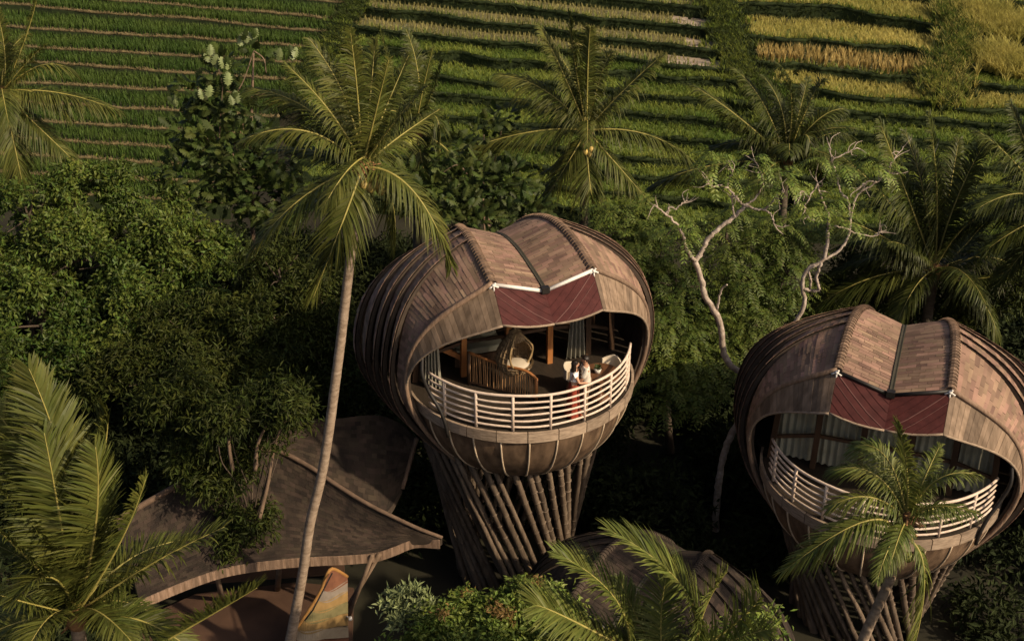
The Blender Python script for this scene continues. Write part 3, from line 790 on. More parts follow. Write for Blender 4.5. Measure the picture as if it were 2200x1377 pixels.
    # --- inside: posts, beams, wall screen
    posts = [-2.9, -1.55, -.3, .95, 2.15, 2.9] if style == 1 else [-2.85, -1.7, -.5, .7, 1.8, 2.85]
    yp = 0.12 if style == 1 else -0.75
    ztop = lambda x: float(np.interp(abs(x), [0, 1.2, 2.0, 2.6, 3.0, 3.4], [3.15, 3.2, 2.75, 2.2, 1.7, 1.1]))
    for j, x in enumerate(posts):
        def f(x=x):
            return MB().beam((x, yp + .10 * abs(x), 0), (x * .96, yp - .07 + .10 * abs(x), ztop(x)), .15, .15, (0, 1, 0)).mesh('inner_post')
        part('inner_post', ('ip', j, style), f, 'inner_wood' if style == 2 or j in (0, 4, 5) else 'teak')
    for j in range(5):
        for z in (.35, .85):
            def f(j=j, z=z):
                x0, x1 = posts[j], posts[j + 1]
                return MB().beam((x0, yp + .10 * abs(x0), z * ztop(x0)), (x1, yp + .10 * abs(x1), z * ztop(x1)), .07, .09).mesh('inner_beam')
            part('inner_beam', ('ib', j, z, style), f, 'inner_wood')
        x0, x1 = posts[j] + .08, posts[j + 1] - .08
        if style == 2:
            def f(x0=x0, x1=x1):
                u = np.linspace(0, 1, 60); z = np.linspace(.02, .97, 5)
                P = np.array([[(x0 + (x1 - x0) * q, yp + .20 + .10 * abs(x0 + (x1 - x0) * q) + .035 * math.sin(q * (x1 - x0) * 34), k * ztop(x0 + (x1 - x0) * q)) for k in z] for q in u])
                mb = MB(); mb.grid(P); return mb.mesh('drape', True)
            part('drape', ('drape', j), f, 'linen')
    def f():
        u = np.linspace(-3.3, 3.3, 23); mb = MB()
        mb.grid(np.array([[(x * .9, 2.4 - .05 * x * x, z * ztop(x)) for z in (0, .5, .85)] for x in u])); return mb.mesh('back_wall')
    part('back_wall', 'bw', f, 'inner_wood')
    # --- the stilts: a twisted ring of bamboo poles
    if stilts:
        npole = 46
        for i in range(npole):
            th = 2 * math.pi * i / npole + rng.normal(0, .02); tw = math.radians(48 + rng.normal(0, 2.5))
            rt = 2.7; rb = 1.7 + rng.normal(0, .05)
            p0 = np.array([rb * math.cos(th + tw), rb * math.sin(th + tw) + .35, -.3]); p1 = np.array([rt * math.cos(th), rt * math.sin(th) + .85, hd - 1.75])
            mb = MB(); k = 8; P = [p0 + (p1 - p0) * q / (k - 1) for q in range(k)]
            r = np.full(k, .083 + rng.uniform(-.012, .016)); r = r * np.linspace(1.08, .9, k)
            P = np.array(P); P[1:-1] += rng.normal(0, .012, (k - 2, 3))
            mb.tube(P, r, 8)
            for q in np.arange(.04, 1, .075): mb.tube([p0 + (p1 - p0) * (q - .002), p0 + (p1 - p0) * (q + .002)], r[0] * 1.035, 8)
            link('stilt', mb.mesh('stilt', True), M['bamboo'], root)
    return root

H1 = ((0.214, 29.6, 0.0), math.radians(18.3), 6.96)
H2 = ((9.87, 27.44, 0.0), math.radians(-20.6), 5.21)
house_a = build_house(H1[0], H1[1], H1[2], 'shell roofed pod house on stilts with a couple standing on its deck', style=1)
house_b = build_house(H2[0], H2[1], H2[2], 'shell roofed pod house with drawn pale drapes behind a small palm', style=2)
H3 = ((3.1, 23.2, 0.0), math.radians(-30), 2.0)
house_c = build_house(H3[0], H3[1], H3[2], 'shaded low shell roof behind the palm fronds at the bottom', roof_mat='shingle_dark_shade', style=2, stilts=False, fine=False)  # roof shade here is painted by the darker shingle colour
house_c.scale = (.85, .85, .85)
mb = MB(); mb.lathe([(2.0, -.3), (1.9, .9), (1.7, 1.05), (.01, 1.05)], 28); link('plinth', mb.mesh('plinth', True), M['stone'], house_c)

# ------------------------------------------------------------------ on the deck of the first house
def on_deck(H, x, y, z=0.0):        # deck coordinates of a house -> place
    c, a, hd = H
    return (c[0] + x * math.cos(a) - y * math.sin(a), c[1] + x * math.sin(a) + y * math.cos(a), c[2] + hd + z)

def egg_chair():
    P = tuple(atz(1106, 806, H1[2] + .42))
    t = thing('hanging_chair', 'rattan egg chair with a cream seat cushion hanging above the deck', 'chair', P, H1[1] + math.radians(28))
    bm = bmesh.new(); bmesh.ops.create_uvsphere(bm, u_segments=26, v_segments=18, radius=1.0)
    for v in bm.verts:
        x, y, z = v.co; w = 1 - .62 * max(0, z) ** 1.3
        v.co = (x * .48 * w, y * .46 * w, z * (.72 if z > 0 else .5) + .55)
    dead = [f for f in bm.faces if f.calc_center_median().y < -.20 and f.calc_center_median().z > .34]
    bmesh.ops.delete(bm, geom=dead, context='FACES')
    me = bpy.data.meshes.new('shell'); bm.to_mesh(me); bm.free()
    o = link('shell', me, M['rattan_dark'], t); md = o.modifiers.new('weave', 'WIREFRAME'); md.thickness = .045; md.use_replace = False; t.scale = (1.1, 1.1, 1.1)
    q = np.linspace(0, 2 * math.pi, 30)
    ring = [(.40 * math.sin(a) * (1 - .55 * max(0, math.cos(a))), -.22 + .14 * max(0, math.cos(a)), .74 + .46 * math.cos(a)) for a in q]
    link('rim', MB().tube(ring, .026, 8).mesh('rim', True), M['rattan'], t)
    mb = MB(); mb.ball((0, -.06, .30), (.36, .36, .10), 14); link('seat_cushion', mb.mesh('seat_cushion', True), M['cushion'], t)
    link('rope', MB().tube([(0, 0, 1.24), (0, 0, 2.45)], .02, 6).mesh('rope'), M['rattan'], t)
egg_chair()

def to_house(H, p):                 # a point of the place -> the house's own frame
    c, a, hd = H; d = np.asarray(p, float) - np.asarray(c, float)
    return np.array([d[0] * math.cos(a) + d[1] * math.sin(a), -d[0] * math.sin(a) + d[1] * math.cos(a), d[2]])

def balustrade():
    a = to_house(H1, atz(1008, 826, H1[2] + .002)); b = to_house(H1, atz(1152, 862, H1[2] + .002)) - a
    L = np.linalg.norm(b); d = b / L
    P = smooth_path([(0, 0, 1.0), d * L * .5 + np.array([0, 0, .86]), d * (L - .12) + np.array([0, 0, .78]), d * L + np.array([0, 0, .68])], 20)
    t = link('stair_railing', MB().tube(P, .04, 8).mesh('stair_railing', True), M['teak'], house_a, tuple(a))
    t['label'] = 'brown bamboo slat railing slanting across the deck'
    link('end_post', MB().tube([(0, 0, 0), (0, 0, 1.02)], .05, 8).mesh('end_post', True), M['inner_wood'], t)
    link('end_post', MB().tube([d * L, d * L + np.array([0, 0, .7])], .045, 8).mesh('end_post', True), M['teak'], t)
    link('bottom_rail', MB().beam((0, 0, .09), d * L + np.array([0, 0, .09]), .04, .05).mesh('bottom_rail'), M['inner_wood'], t)
    n = 30
    for i in range(n):
        f = (i + .7) / (n + .6); h = np.interp(f, [0, .5, .95, 1], [1.0, .86, .78, .68])
        p = d * L * f; j = rng.normal(0, .012, 2)
        link('slat', MB().tube([p + np.array([j[0], 0, .1]), p + np.array([j[1], 0, h - .03])], .016, 6).mesh('slat'), M['bamboo_slat'], t)
balustrade()

def table_and_chairs():
    P = tuple(atz(1290, 802, H1[2] + .75) - np.array([0, 0, .748]))
    t = thing('round_table', 'round dark wood table at the right end of the deck', 'table', P)
    mb = MB(); mb.lathe([(0.005, .735), (.50, .735), (.52, .75), (.51, .775), (.005, .775)], 28); link('tabletop', mb.mesh('tabletop'), M['table_wood'], t)
    mb = MB(); mb.lathe([(.09, .735), (.055, .6), (.05, .2), (.10, .06), (.26, .03), (.27, 0), (.005, 0)], 16); link('pedestal', mb.mesh('pedestal', True), M['table_wood'], t)
    pot = thing('plant_pot', 'small cream pot with a green plant standing on the round table', 'plant', (P[0] - .08, P[1] - .02, P[2] + .776))
    mb = MB(); mb.lathe([(.005, 0), (.07, 0), (.105, .13), (.095, .135), (.085, .11), (.005, .11)], 14); link('pot', mb.mesh('pot', True), M['ceramic'], pot)
    mb = MB()
    for i in range(26):
        a = rng.uniform(0, 6.28); e = rng.uniform(.4, 1.3); L = rng.uniform(.10, .2); d = np.array([math.cos(a) * math.cos(e), math.sin(a) * math.cos(e), math.sin(e)]); s_ = nrm(np.cross(d, (0, 0, 1))) * .025
        b0 = np.array([0, 0, .11]); mb.add([b0, b0 + d * L * .5 + s_, b0 + d * L, b0 + d * L * .5 - s_], [[0, 1, 2, 3]])
    link('leaves', mb.mesh('leaves'), M['leaf_broad'], pot)
    for (dx, dy, az, lb) in ((-.66, .35, 2.4, 'cream tub chair behind the couple, left of the round table'), (.30, .62, -2.4, 'cream tub chair at the right back of the round table')):
        c = thing('tub_chair', lb, 'chair', (P[0] + dx, P[1] + dy, P[2]), math.atan2(-dx, dy), 'tub chairs round the table')
        mb = MB(); mb.lathe([(.005, .38), (.24, .38), (.27, .42), (.26, .47), (.005, .48)], 18); link('seat', mb.mesh('seat', True), M['cushion'], c)
        mb = MB(); q = np.linspace(math.radians(20), math.radians(160), 16)
        A_ = np.array([[(.27 * math.cos(a), .27 * math.sin(a), z) for z in (.44, .60, .82 - .10 * abs(math.cos(a)))] for a in q]); mb.slab(A_, A_ * np.array([1.12, 1.12, 1.0])); link('backrest', mb.mesh('backrest', True), M['cushion'], c)
        for i in range(4):
            a = math.pi / 4 + i * math.pi / 2
            link('leg', MB().tube([(.17 * math.cos(a), .17 * math.sin(a), .39), (.23 * math.cos(a), .23 * math.sin(a), 0)], [.02, .014], 6).mesh('leg'), M['table_wood'], c)
table_and_chairs()

def curtain(H, x, y, w, h, rz, label, flare_=1.5):
    o = thing('curtain', label, 'curtain', on_deck(H, x, y, .03), H[1] + rz)
    u = np.linspace(-.5, .5, 40); z = np.linspace(0, 1, 12)
    P = np.array([[(a * w * (1 + (flare_ - 1) * (1 - k) ** 1.5), .05 * math.sin(a * 28) * (1.2 - .5 * k), k * h) for k in z] for a in u])
    mb = MB(); mb.grid(P); link('cloth', mb.mesh('cloth', True), M['curtain'], o)
    link('curtain_rod', MB().tube([(-w * .6, 0, h), (w * .6, 0, h)], .02, 6).mesh('curtain_rod'), M['dark_metal'], o)
curtain(H1, 1.75, .22, .36, 2.5, 0.0, 'pale gathered curtain hanging behind the round table', 1.7)
curtain(H1, -2.5, -.1, .34, 1.7, -.5, 'cream curtain in the left corner of the deck', 1.3)
a_ = to_house(H1, at(936, 742, 29.3)); b_ = to_house(H1, at(1000, 772, 29.5))
q = link('slanting_beam', MB().beam(a_, b_, .11, .14).mesh('slanting_beam'), M['teak'], house_a); q['label'] = 'orange teak beam slanting in the left corner'
# a day bed with pale linen in the dim room behind
o = thing('bed', 'pale day bed standing in the dim room behind the egg chair', 'bed', on_deck(H1, -.9, 1.2, .002), H1[1])
mb = MB(); mb.box((0, 0, .15), (1.5, .9, .3)); link('frame', mb.mesh('frame'), M['inner_wood'], o)
mb = MB(); mb.box((0, 0, .40), (1.44, .86, .2)); me = mb.mesh('mattress'); q = link('mattress', me, M['linen'], o); md = q.modifiers.new('soft', 'BEVEL'); md.width = .06; md.segments = 3
for x in (-.4, .4):
    mb = MB(); mb.ball((x, .26, .56), (.28, .15, .09), 12); link('pillow', mb.mesh('pillow', True), M['linen'], o)

# ------------------------------------------------------------------ the couple
def skin_mesh(name, verts, edges, radii, root=0, sub=2):
    me = bpy.data.meshes.new(name); me.from_pydata([tuple(v) for v in verts], edges, []); me.update()
    o = bpy.data.objects.new(name, me)
    md = o.modifiers.new('skin', 'SKIN'); md.use_smooth_shade = True
    sv = me.skin_vertices[0].data if me.skin_vertices else None
    if sv is None:
        bm = bmesh.new(); bm.from_mesh(me); bm.verts.layers.skin.verify(); bm.to_mesh(me); bm.free(); sv = me.skin_vertices[0].data
    for i, r in enumerate(radii):
        sv[i].radius = r if hasattr(r, '__len__') else (r, r); sv[i].use_root = (i == root)
    sb = o.modifiers.new('sub', 'SUBSURF'); sb.levels = sub; sb.render_levels = sub
    return o

def limb_hand(V, E, R, wrist_i, wrist, direction, palm_n, s=1.0):
    """a palm and five bent fingers grown from a wrist"""
    d = nrm(direction); n_ = nrm(palm_n); sd = nrm(np.cross(d, n_))
    pi = len(V); V.append(wrist + d * .05 * s); E.append((wrist_i, pi)); R.append((.030 * s, .018 * s))
    pe = len(V); V.append(wrist + d * .09 * s); E.append((pi, pe)); R.append((.034 * s, .015 * s))
    for k, (off, L) in enumerate(((-.026, .058), (-.009, .070), (.009, .066), (.026, .052))):
        a = len(V); p = wrist + d * .10 * s + sd * off * s; V.append(p); E.append((pe, a)); R.append(.0095 * s)
        b = len(V); V.append(p + d * L * .5 * s + n_ * .008 * s); E.append((a, b)); R.append(.0085 * s)
        c = len(V); V.append(p + d * L * .85 * s + n_ * .03 * s); E.append((b, c)); R.append(.007 * s)
    a = len(V); V.append(wrist + d * .045 * s - sd * .035 * s + n_ * .01 * s); E.append((pi, a)); R.append(.011 * s)
    b = len(V); V.append(wrist + d * .08 * s - sd * .052 * s + n_ * .02 * s); E.append((a, b)); R.append(.009 * s)

def person(name, label, loc, rotz, h, female, arms, skin):
    t = thing(name, label, 'person', loc, rotz)
    s = h / 1.72
    V, E, R = [], [], []
    def v(p, r, frm=None):
        V.append(np.array(p, float) * s); R.append((r[0] * s, r[1] * s) if hasattr(r, '__len__') else r * s)
        if frm is not None: E.append((frm, len(V) - 1))
        return len(V) - 1
    sw = .165 if female else .195
    pel = v((0, 0, .95), (.155, .115)); ab = v((.015, 0, 1.12), (.13 if female else .145, .10), pel); ch = v((.02, 0, 1.30), (.15 if female else .17, .11), ab)
    up = v((.02, 0, 1.42), (.10, .08), ch); nk = v((.03, 0, 1.50), (.05, .05), up); hb = v((.045, 0, 1.57), (.066, .075), nk); hm = v((.055, 0, 1.635), (.075, .092), hb); ht = v((.05, 0, 1.70), (.052, .062), hm)
    no = v((.155, 0, 1.615), (.010, .010), hm)                       # nose
    for e in (-1, 1):
        hip = v((0, e * .095, .90), .085, pel); kn = v((.03, e * .10, .50), .058, hip); an = v((0, e * .10, .09), .036, kn); ft = v((.07, e * .105, .035), (.038, .028), an); v((.16, e * .11, .025), (.035, .02), ft)
        sh = v((.02, e * sw, 1.40), .055, ch)
        el, wr, pn = arms[e]
        eb = v(el, .040, sh); wi = v(wr, .027, eb)
        limb_hand(V, E, R, wi, np.array(wr) * s, np.array(wr) - np.array(el), pn, s)
    body = skin_mesh('body', V, E, R, 0, 2); COL.objects.link(body); body.data.materials.append(M[skin]); body.parent = t
    # face: eyes, ears, mouth
    mb = MB()
    for e in (-1, 1): mb.ball(np.array([.128, e * .032, 1.635]) * s, .0125 * s, 8)
    link('eyes', mb.mesh('eyes', True), M['hair'], t)
    mb = MB()
    for e in (-1, 1): mb.ball(np.array([.05, e * .083, 1.615]) * s, np.array([.022, .012, .034]) * s, 8)
    link('ears', mb.mesh('ears', True), M[skin], t)
    mb = MB(); mb.ball(np.array([.132, 0, 1.575]) * s, np.array([.012, .026, .008]) * s, 8); link('mouth', mb.mesh('mouth', True), M['red_cloth'], t)
    # hair
    mb = MB(); th = np.linspace(0, math.pi * .62, 9); ph = np.linspace(0, 2 * math.pi, 21)
    P = np.array([[((.042 + (.100 + .004 * math.sin(9 * p)) * math.sin(a) * math.cos(p) - .02 * math.sin(a)), .098 * math.sin(a) * math.sin(p), 1.638 + .105 * math.cos(a) + (.05 if math.cos(p) > .3 and a > 1.2 else 0)) for p in ph] for a in th]) * s
    mb.grid(P)
    if female:
        q = np.linspace(-1.9, 1.9, 13); zz = np.linspace(1.66, 1.24, 9)
        P = np.array([[(.035 - .085 * math.cos(a) * (1 - .15 * k) - .015 * k, .095 * math.sin(a) * (1 - .1 * k), z) for k, z in zip(np.linspace(0, 1, 9), zz)] for a in q]) * s
        mb.slab(P, P * np.array([1.0, 1.08, 1.0]) - np.array([.018, 0, 0]))
    link('hair', mb.mesh('hair', True), M['hair'], t)
    # clothes
    def cloth(nm, ids, mat, grow, keep=None):
        vs = [V[i] for i in ids]; m_ = {i: k for k, i in enumerate(ids)}
        es = [(m_[a], m_[b]) for a, b in E if a in m_ and b in m_]
        rs = [tuple(np.array(R[i] if hasattr(R[i], '__len__') else (R[i], R[i])) + grow * s) for i in ids]
        o = skin_mesh(nm, vs, es, rs, 0, 2); COL.objects.link(o); o.data.materials.append(M[mat]); o.parent = t
    # index map: pelvis0 ab1 chest2 up3 ; per side: hip,knee,ankle,foot,toe,shoulder,elbow,wrist...
    side_start = [9, 9 + 8 + 2 + 12 + 2]
    if female:
        V2 = [np.array(p) * s for p in ((.02, 0, 1.17), (.03, 0, 1.30), (.02, 0, 1.40), (.02, .15, 1.385), (.02, -.15, 1.385), (.05, .21, 1.32), (.05, -.21, 1.32))]
        o = skin_mesh('top', V2, [(0, 1), (1, 2), (2, 3), (2, 4), (3, 5), (4, 6)], [np.array(r) * s for r in ((.142, .112), (.165, .128), (.11, .09), (.068, .068), (.068, .068), (.055, .055), (.055, .055))], 1, 2)
        COL.objects.link(o); o.data.materials.append(M['white_cloth']); o.parent = t
        mb = MB(); a = np.linspace(0, 2 * math.pi, 41); zz = [1.10, 1.0, .9, .6, .3, .07]; rx = [.128, .16, .178, .19, .22, .27]
        P = np.array([[((r * .85) * math.cos(q) * (1 + .05 * math.sin(q * 9) * (1.1 - z)) + .01, r * math.sin(q) * (1 + .05 * math.sin(q * 9) * (1.1 - z)), z) for z, r in zip(zz, rx)] for q in a]) * s
        mb.grid(P); link('skirt', mb.mesh('skirt', True), M['red_cloth'], t)
    else:
        el0, el1 = np.array(arms[-1][0]), np.array(arms[1][0])
        V2 = [np.array(p) * s for p in ((.0, 0, .86), (.01, 0, 1.0), (.015, 0, 1.15), (.02, 0, 1.31), (.02, 0, 1.43), (.02, .195, 1.40), (.02, -.195, 1.40))] + [(np.array([.02, .195, 1.40]) * .12 + el1 * .88) * s, (np.array([.02, -.195, 1.40]) * .12 + el0 * .88) * s]
        o = skin_mesh('shirt', V2, [(0, 1), (1, 2), (2, 3), (3, 4), (3, 5), (3, 6), (5, 7), (6, 8)], [np.array(r) * s for r in ((.185, .15), (.178, .142), (.17, .13), (.19, .135), (.10, .085), (.075, .075), (.075, .075), (.062, .062), (.062, .062))], 3, 2)
        COL.objects.link(o); o.data.materials.append(M['cream_cloth']); o.parent = t
        V2 = [np.array(p) * s for p in ((0, 0, .93), (0, .095, .88), (.03, .10, .50), (0, .10, .10), (0, -.095, .88), (.03, -.10, .50), (0, -.10, .10))]
        o = skin_mesh('trousers', V2, [(0, 1), (1, 2), (2, 3), (0, 4), (4, 5), (5, 6)], [np.array(r) * s for r in ((.165, .13), (.102, .102), (.08, .08), (.066, .066), (.102, .102), (.08, .08), (.066, .066))], 0, 2)
        COL.objects.link(o); o.data.materials.append(M['brown_cloth']); o.parent = t
    return t

pw = atz(1230, 893, H1[2] + .002)
pm = atz(1257, 889, H1[2] + .002)
person('person', 'woman in a white top and long red skirt facing the man', tuple(pw), math.radians(6), 1.64, True,
       {1: ((.13, .20, 1.17), (.30, .13, 1.22), (0, -1, .1)), -1: ((.12, -.21, 1.15), (.30, -.12, 1.10), (0, 1, .1))}, 'skin')
person('person', 'man in a loose cream shirt facing the woman on the deck', tuple(pm), math.radians(184), 1.74, False,
       {1: ((.14, .24, 1.16), (.30, .14, 1.08), (0, -1, .1)), -1: ((.14, -.24, 1.16), (.30, -.13, 1.02), (0, 1, .1))}, 'skin_tan')

# ------------------------------------------------------------------ coconut palms
def frond_mesh(B, Mi, T, roll=0.0, wid=1.0, droop=0.55, dens=1.0, bare=0.10, torn=0.0):
    B, Mi, T = (np.asarray(p, float) for p in (B, Mi, T))
    Cc = 2 * Mi - 0.5 * (B + T)
    q = np.linspace(0, 1, 40)[:, None]
    P = B * (1 - q) ** 2 + 2 * Cc * q * (1 - q) + T * q ** 2
    L = np.linalg.norm(np.diff(P, axis=0), axis=1).sum()
    n = int(L / 0.030 * dens)
    f = np.linspace(bare, 0.995, n); f = np.concatenate([f, f + rng.uniform(-.004, .004, n)]); f = np.clip(f, 0, 1)
    sg = np.concatenate([np.ones(n), -np.ones(n)])
    if torn: k = rng.uniform(0, 1, 2 * n) > torn; f = f[k]; sg = sg[k]
    m = len(f)
    fi = f[:, None]
    p = B * (1 - fi) ** 2 + 2 * Cc * fi * (1 - fi) + T * fi ** 2
    tan = nrm(2 * (Cc - B) * (1 - fi) + 2 * (T - Cc) * fi)
    hor = T - B; hor[2] = 0
    ref = np.array([0, 0, 1.0]) - 0.35 * nrm(hor) if np.linalg.norm(hor) > .2 else np.array([.3, -1, .2])
    S = nrm(np.cross(tan, ref)); N_ = nrm(np.cross(S, tan))
    c_, s_ = math.cos(roll), math.sin(roll)
    S, N_ = S * c_ + N_ * s_, N_ * c_ - S * s_
    l = (0.185 * L + .10) * wid * np.clip(np.sin(np.pi * (0.13 + 0.80 * f)), .05, 1) ** .75 * rng.uniform(.86, 1.06, m)
    phi = np.radians(72 - 46 * f + rng.normal(0, 5, m))[:, None]
    d = nrm(tan * np.cos(phi) + S * sg[:, None] * np.sin(phi) + N_ * rng.normal(.22, .07, m)[:, None])
    w = (0.026 + .005 * L) * rng.uniform(.75, 1.2, m) * .5
    wd = nrm(np.cross(d, N_ + rng.normal(0, .25, (m, 3)))) * w[:, None]
    dr = droop * rng.uniform(.6, 1.4, m) * (1 - .25 * f)
    wind = np.array([-.10, .05, 0])
    def pos(u): return p + d * (l * u)[:, None] + (np.array([0, 0, -1.0]) * dr[:, None] + wind) * (l * u * u)[:, None]
    a, b, c, e = pos(0), pos(.38), pos(.74), pos(1.0)
    V = np.stack([a - wd * .6, a + wd * .6, b - wd, b + wd, c - wd * .65, c + wd * .65, e], 1).reshape(-1, 3)
    i = np.arange(m)[:, None] * 7
    Q = np.concatenate([i + np.array([[0, 1, 3, 2]]), i + np.array([[2, 3, 5, 4]])]); Tt = i + np.array([[4, 5, 6]])
    return mesh_np('frond', V, [Q, Tt]), MB().tube(P, np.linspace(.016 + .006 * L, .006, 40), 5).mesh('midrib', True)

def palm(label, crown, base, fronds, leaf='palm_leaf', trunk_r=.14, bark='palm_bark', nuts=None, nutmat='coconut', bend=None, auto=0, auto_len=3.0, group='coconut palms', droop=0.8, auto_el=(-.5, 1.2), auto_az=None, seed=1, wid=1.0):
    r2 = np.random.default_rng(seed)
    crown = np.asarray(crown, float); base = np.asarray(base, float)
    t = thing('coconut_palm', label, 'palm tree', tuple(base), 0, group)
    pts = [base - np.array([0, 0, .3])] + ([np.asarray(b, float) for b in bend] if bend else []) + [crown]
    P = smooth_path(pts, 60) - base
    rr = trunk_r * (1 + .45 * np.exp(-np.linspace(0, 14, 60)) + .035 * (np.arange(60) % 2)) * np.linspace(1.12, .86, 60)
    link('trunk', MB().tube(P, rr, 10).mesh('trunk', True), M[bark], t)
    c = crown - base
    mb = MB(); mb.ball(c + np.array([0, 0, .05]), (trunk_r * 1.5, trunk_r * 1.5, .32), 10)
    for i in range(26):
        a = r2.uniform(0, 6.28); h = c + np.array([0, 0, r2.uniform(-.05, .3)]); dd = np.array([math.cos(a), math.sin(a), r2.uniform(-.6, .7)])
        mb.beam(h, h + dd * r2.uniform(.18, .42), .05, .012)
    link('crown_shaft', mb.mesh('crown_shaft', True), M['palm_fibre'], t)
    def put(Bp, Mi, T, **k):
        f, rib = frond_mesh(Bp, Mi, T, **k)
        o = link('frond', f, M[leaf], t); link('midrib', rib, M['palm_rib'], o)
    for fr in fronds:
        (mx, my, dy1), (tx, ty, dy2) = fr[0], fr[1]
        k = dict(fr[2]) if len(fr) > 2 else {}
        k.setdefault('droop', droop); k.setdefault('roll', r2.normal(0, .18)); k['wid'] = k.get('wid', 1.0) * wid
        bp = k.pop('base', None)
        Bp = c + np.array([0, 0, .12]) if bp is None else at(bp[0], bp[1], crown[1] + (bp[2] if len(bp) > 2 else 0)) - base
        put(Bp, at(mx, my, crown[1] + dy1) - base, at(tx, ty, crown[1] + dy2) - base, **k)
    for i in range(auto):
        a = (i * 2.39996 + seed) % 6.283 if auto_az is None else r2.uniform(*auto_az)
        e = r2.uniform(*auto_el); L = auto_len * r2.uniform(.85, 1.15)
        h = np.array([math.cos(a), math.sin(a), 0]); z = np.array([0, 0, 1.0])
        Mi = c + (h * math.cos(e) + z * math.sin(e)) * L * .5
        T = Mi + (h * math.cos(e - .75) + z * math.sin(e - .75)) * L * .5
        put(c + z * .1, Mi, T, droop=droop, roll=r2.normal(0, .2), wid=wid)
    for (nx, ny, dy) in nuts or []:
        p = at(nx, ny, crown[1] + dy) - base
        mb = MB(); mb.ball(p, (.105, .105, .13), 10); o = link('coconut', mb.mesh('coconut', True), M[nutmat], t)
    return t

def ground_at(px, py, Y):           # the foot of a trunk below a pixel
    p = at(px, py, Y); p[2] = float(zhill(p[0], p[1])) if Y > Y0 else 0.0
    return p

# the tall palm in front
Y = 25.0
palm('tall leaning coconut palm with a long pale trunk in front of the pavilion', at(779, 372, Y), ground_at(600, 1440, Y),
     [((650, 425, -.7), (538, 545, -1.1)), ((885, 408, -.5), (970, 570, -.8)), ((735, 480, -.9), (672, 642, -1.3), dict(wid=1.1)), ((742, 372, -1.1), (690, 455, -1.9), dict(base=(785, 338, -.2))),
      ((838, 420, .4), (846, 535, .7)), ((655, 282, -.3), (515, 305, -.5)), ((712, 245, -.1), (615, 140, .1)), ((668, 240, .7), (535, 190, 1.4)), ((742, 215, .2), (665, 85, .6)),
      ((768, 205, .2), (752, 62, .3)), ((795, 215, .6), (806, 85, 1.2)), ((838, 275, -.3), (915, 185, -.5)), ((826, 240, .6), (880, 115, 1.3)), ((850, 300, .9), (945, 235, 1.9)),
      ((700, 330, .9), (580, 320, 1.8)), ((745, 265, .9), (690, 150, 2.0)), ((700, 420, .5), (610, 470, 1.0)), ((805, 250, -.4), (835, 130, -.8))],
     'palm_leaf', .118, 'palm_bark', [(783, 400, -.35), (797, 404, -.38), (812, 396, -.33), (806, 384, -.3), (818, 408, -.3), (790, 390, -.2)], 'coconut',
     [at(636, 1310, Y), at(652, 1220, Y), at(667, 1120, Y), at(689, 1030, Y), at(706, 930, Y), at(718, 840, Y), at(731, 740, Y), at(745, 620, Y), at(760, 500, Y)], seed=3, wid=1.12)
# the palm right behind it
Y = 41.0
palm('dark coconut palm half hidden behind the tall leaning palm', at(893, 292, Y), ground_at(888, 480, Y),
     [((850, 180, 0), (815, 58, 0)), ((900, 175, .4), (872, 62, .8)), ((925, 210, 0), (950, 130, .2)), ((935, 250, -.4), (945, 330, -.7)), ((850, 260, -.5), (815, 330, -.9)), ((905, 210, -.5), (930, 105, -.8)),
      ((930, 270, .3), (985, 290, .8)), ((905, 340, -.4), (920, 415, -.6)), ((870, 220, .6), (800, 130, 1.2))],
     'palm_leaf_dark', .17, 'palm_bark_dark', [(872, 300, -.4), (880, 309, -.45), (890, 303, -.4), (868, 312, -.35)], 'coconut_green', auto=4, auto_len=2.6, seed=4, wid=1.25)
# the palm behind the first house
Y = 42.0
palm('coconut palm with orange nuts behind the roof of the pod house with the couple', at(1260, 288, Y), ground_at(1252, 520, Y),
     [((1130, 286, 0), (968, 334, -.2)), ((1170, 195, .4), (1070, 162, .7)), ((1208, 155, .2), (1158, 55, .5)), ((1236, 140, 0), (1222, 28, 0)), ((1263, 145, -.2), (1268, 62, -.4)), ((1292, 160, .3), (1316, 112, .6)),
      ((1340, 195, .2), (1424, 118, .5)), ((1390, 290, -.2), (1495, 352, -.4)), ((1335, 365, -.6), (1400, 440, -1.0)), ((1266, 385, -.9), (1282, 478, -1.3)), ((1208, 370, -.7), (1150, 458, -1.1)),
      ((1262, 262, -1.0), (1262, 318, -2.2), dict(wid=.75)), ((1300, 225, .8), (1370, 190, 1.8)), ((1195, 240, .8), (1110, 215, 1.8)), ((1240, 190, 1.0), (1195, 110, 2.0)), ((1222, 330, .6), (1165, 372, 1.2))],
     'palm_leaf', .17, 'palm_bark_dark', [(1256, 316, -.5), (1257, 327, -.5), (1270, 322, -.45), (1266, 333, -.5), (1250, 334, -.4)], 'coconut', seed=5, wid=1.25)
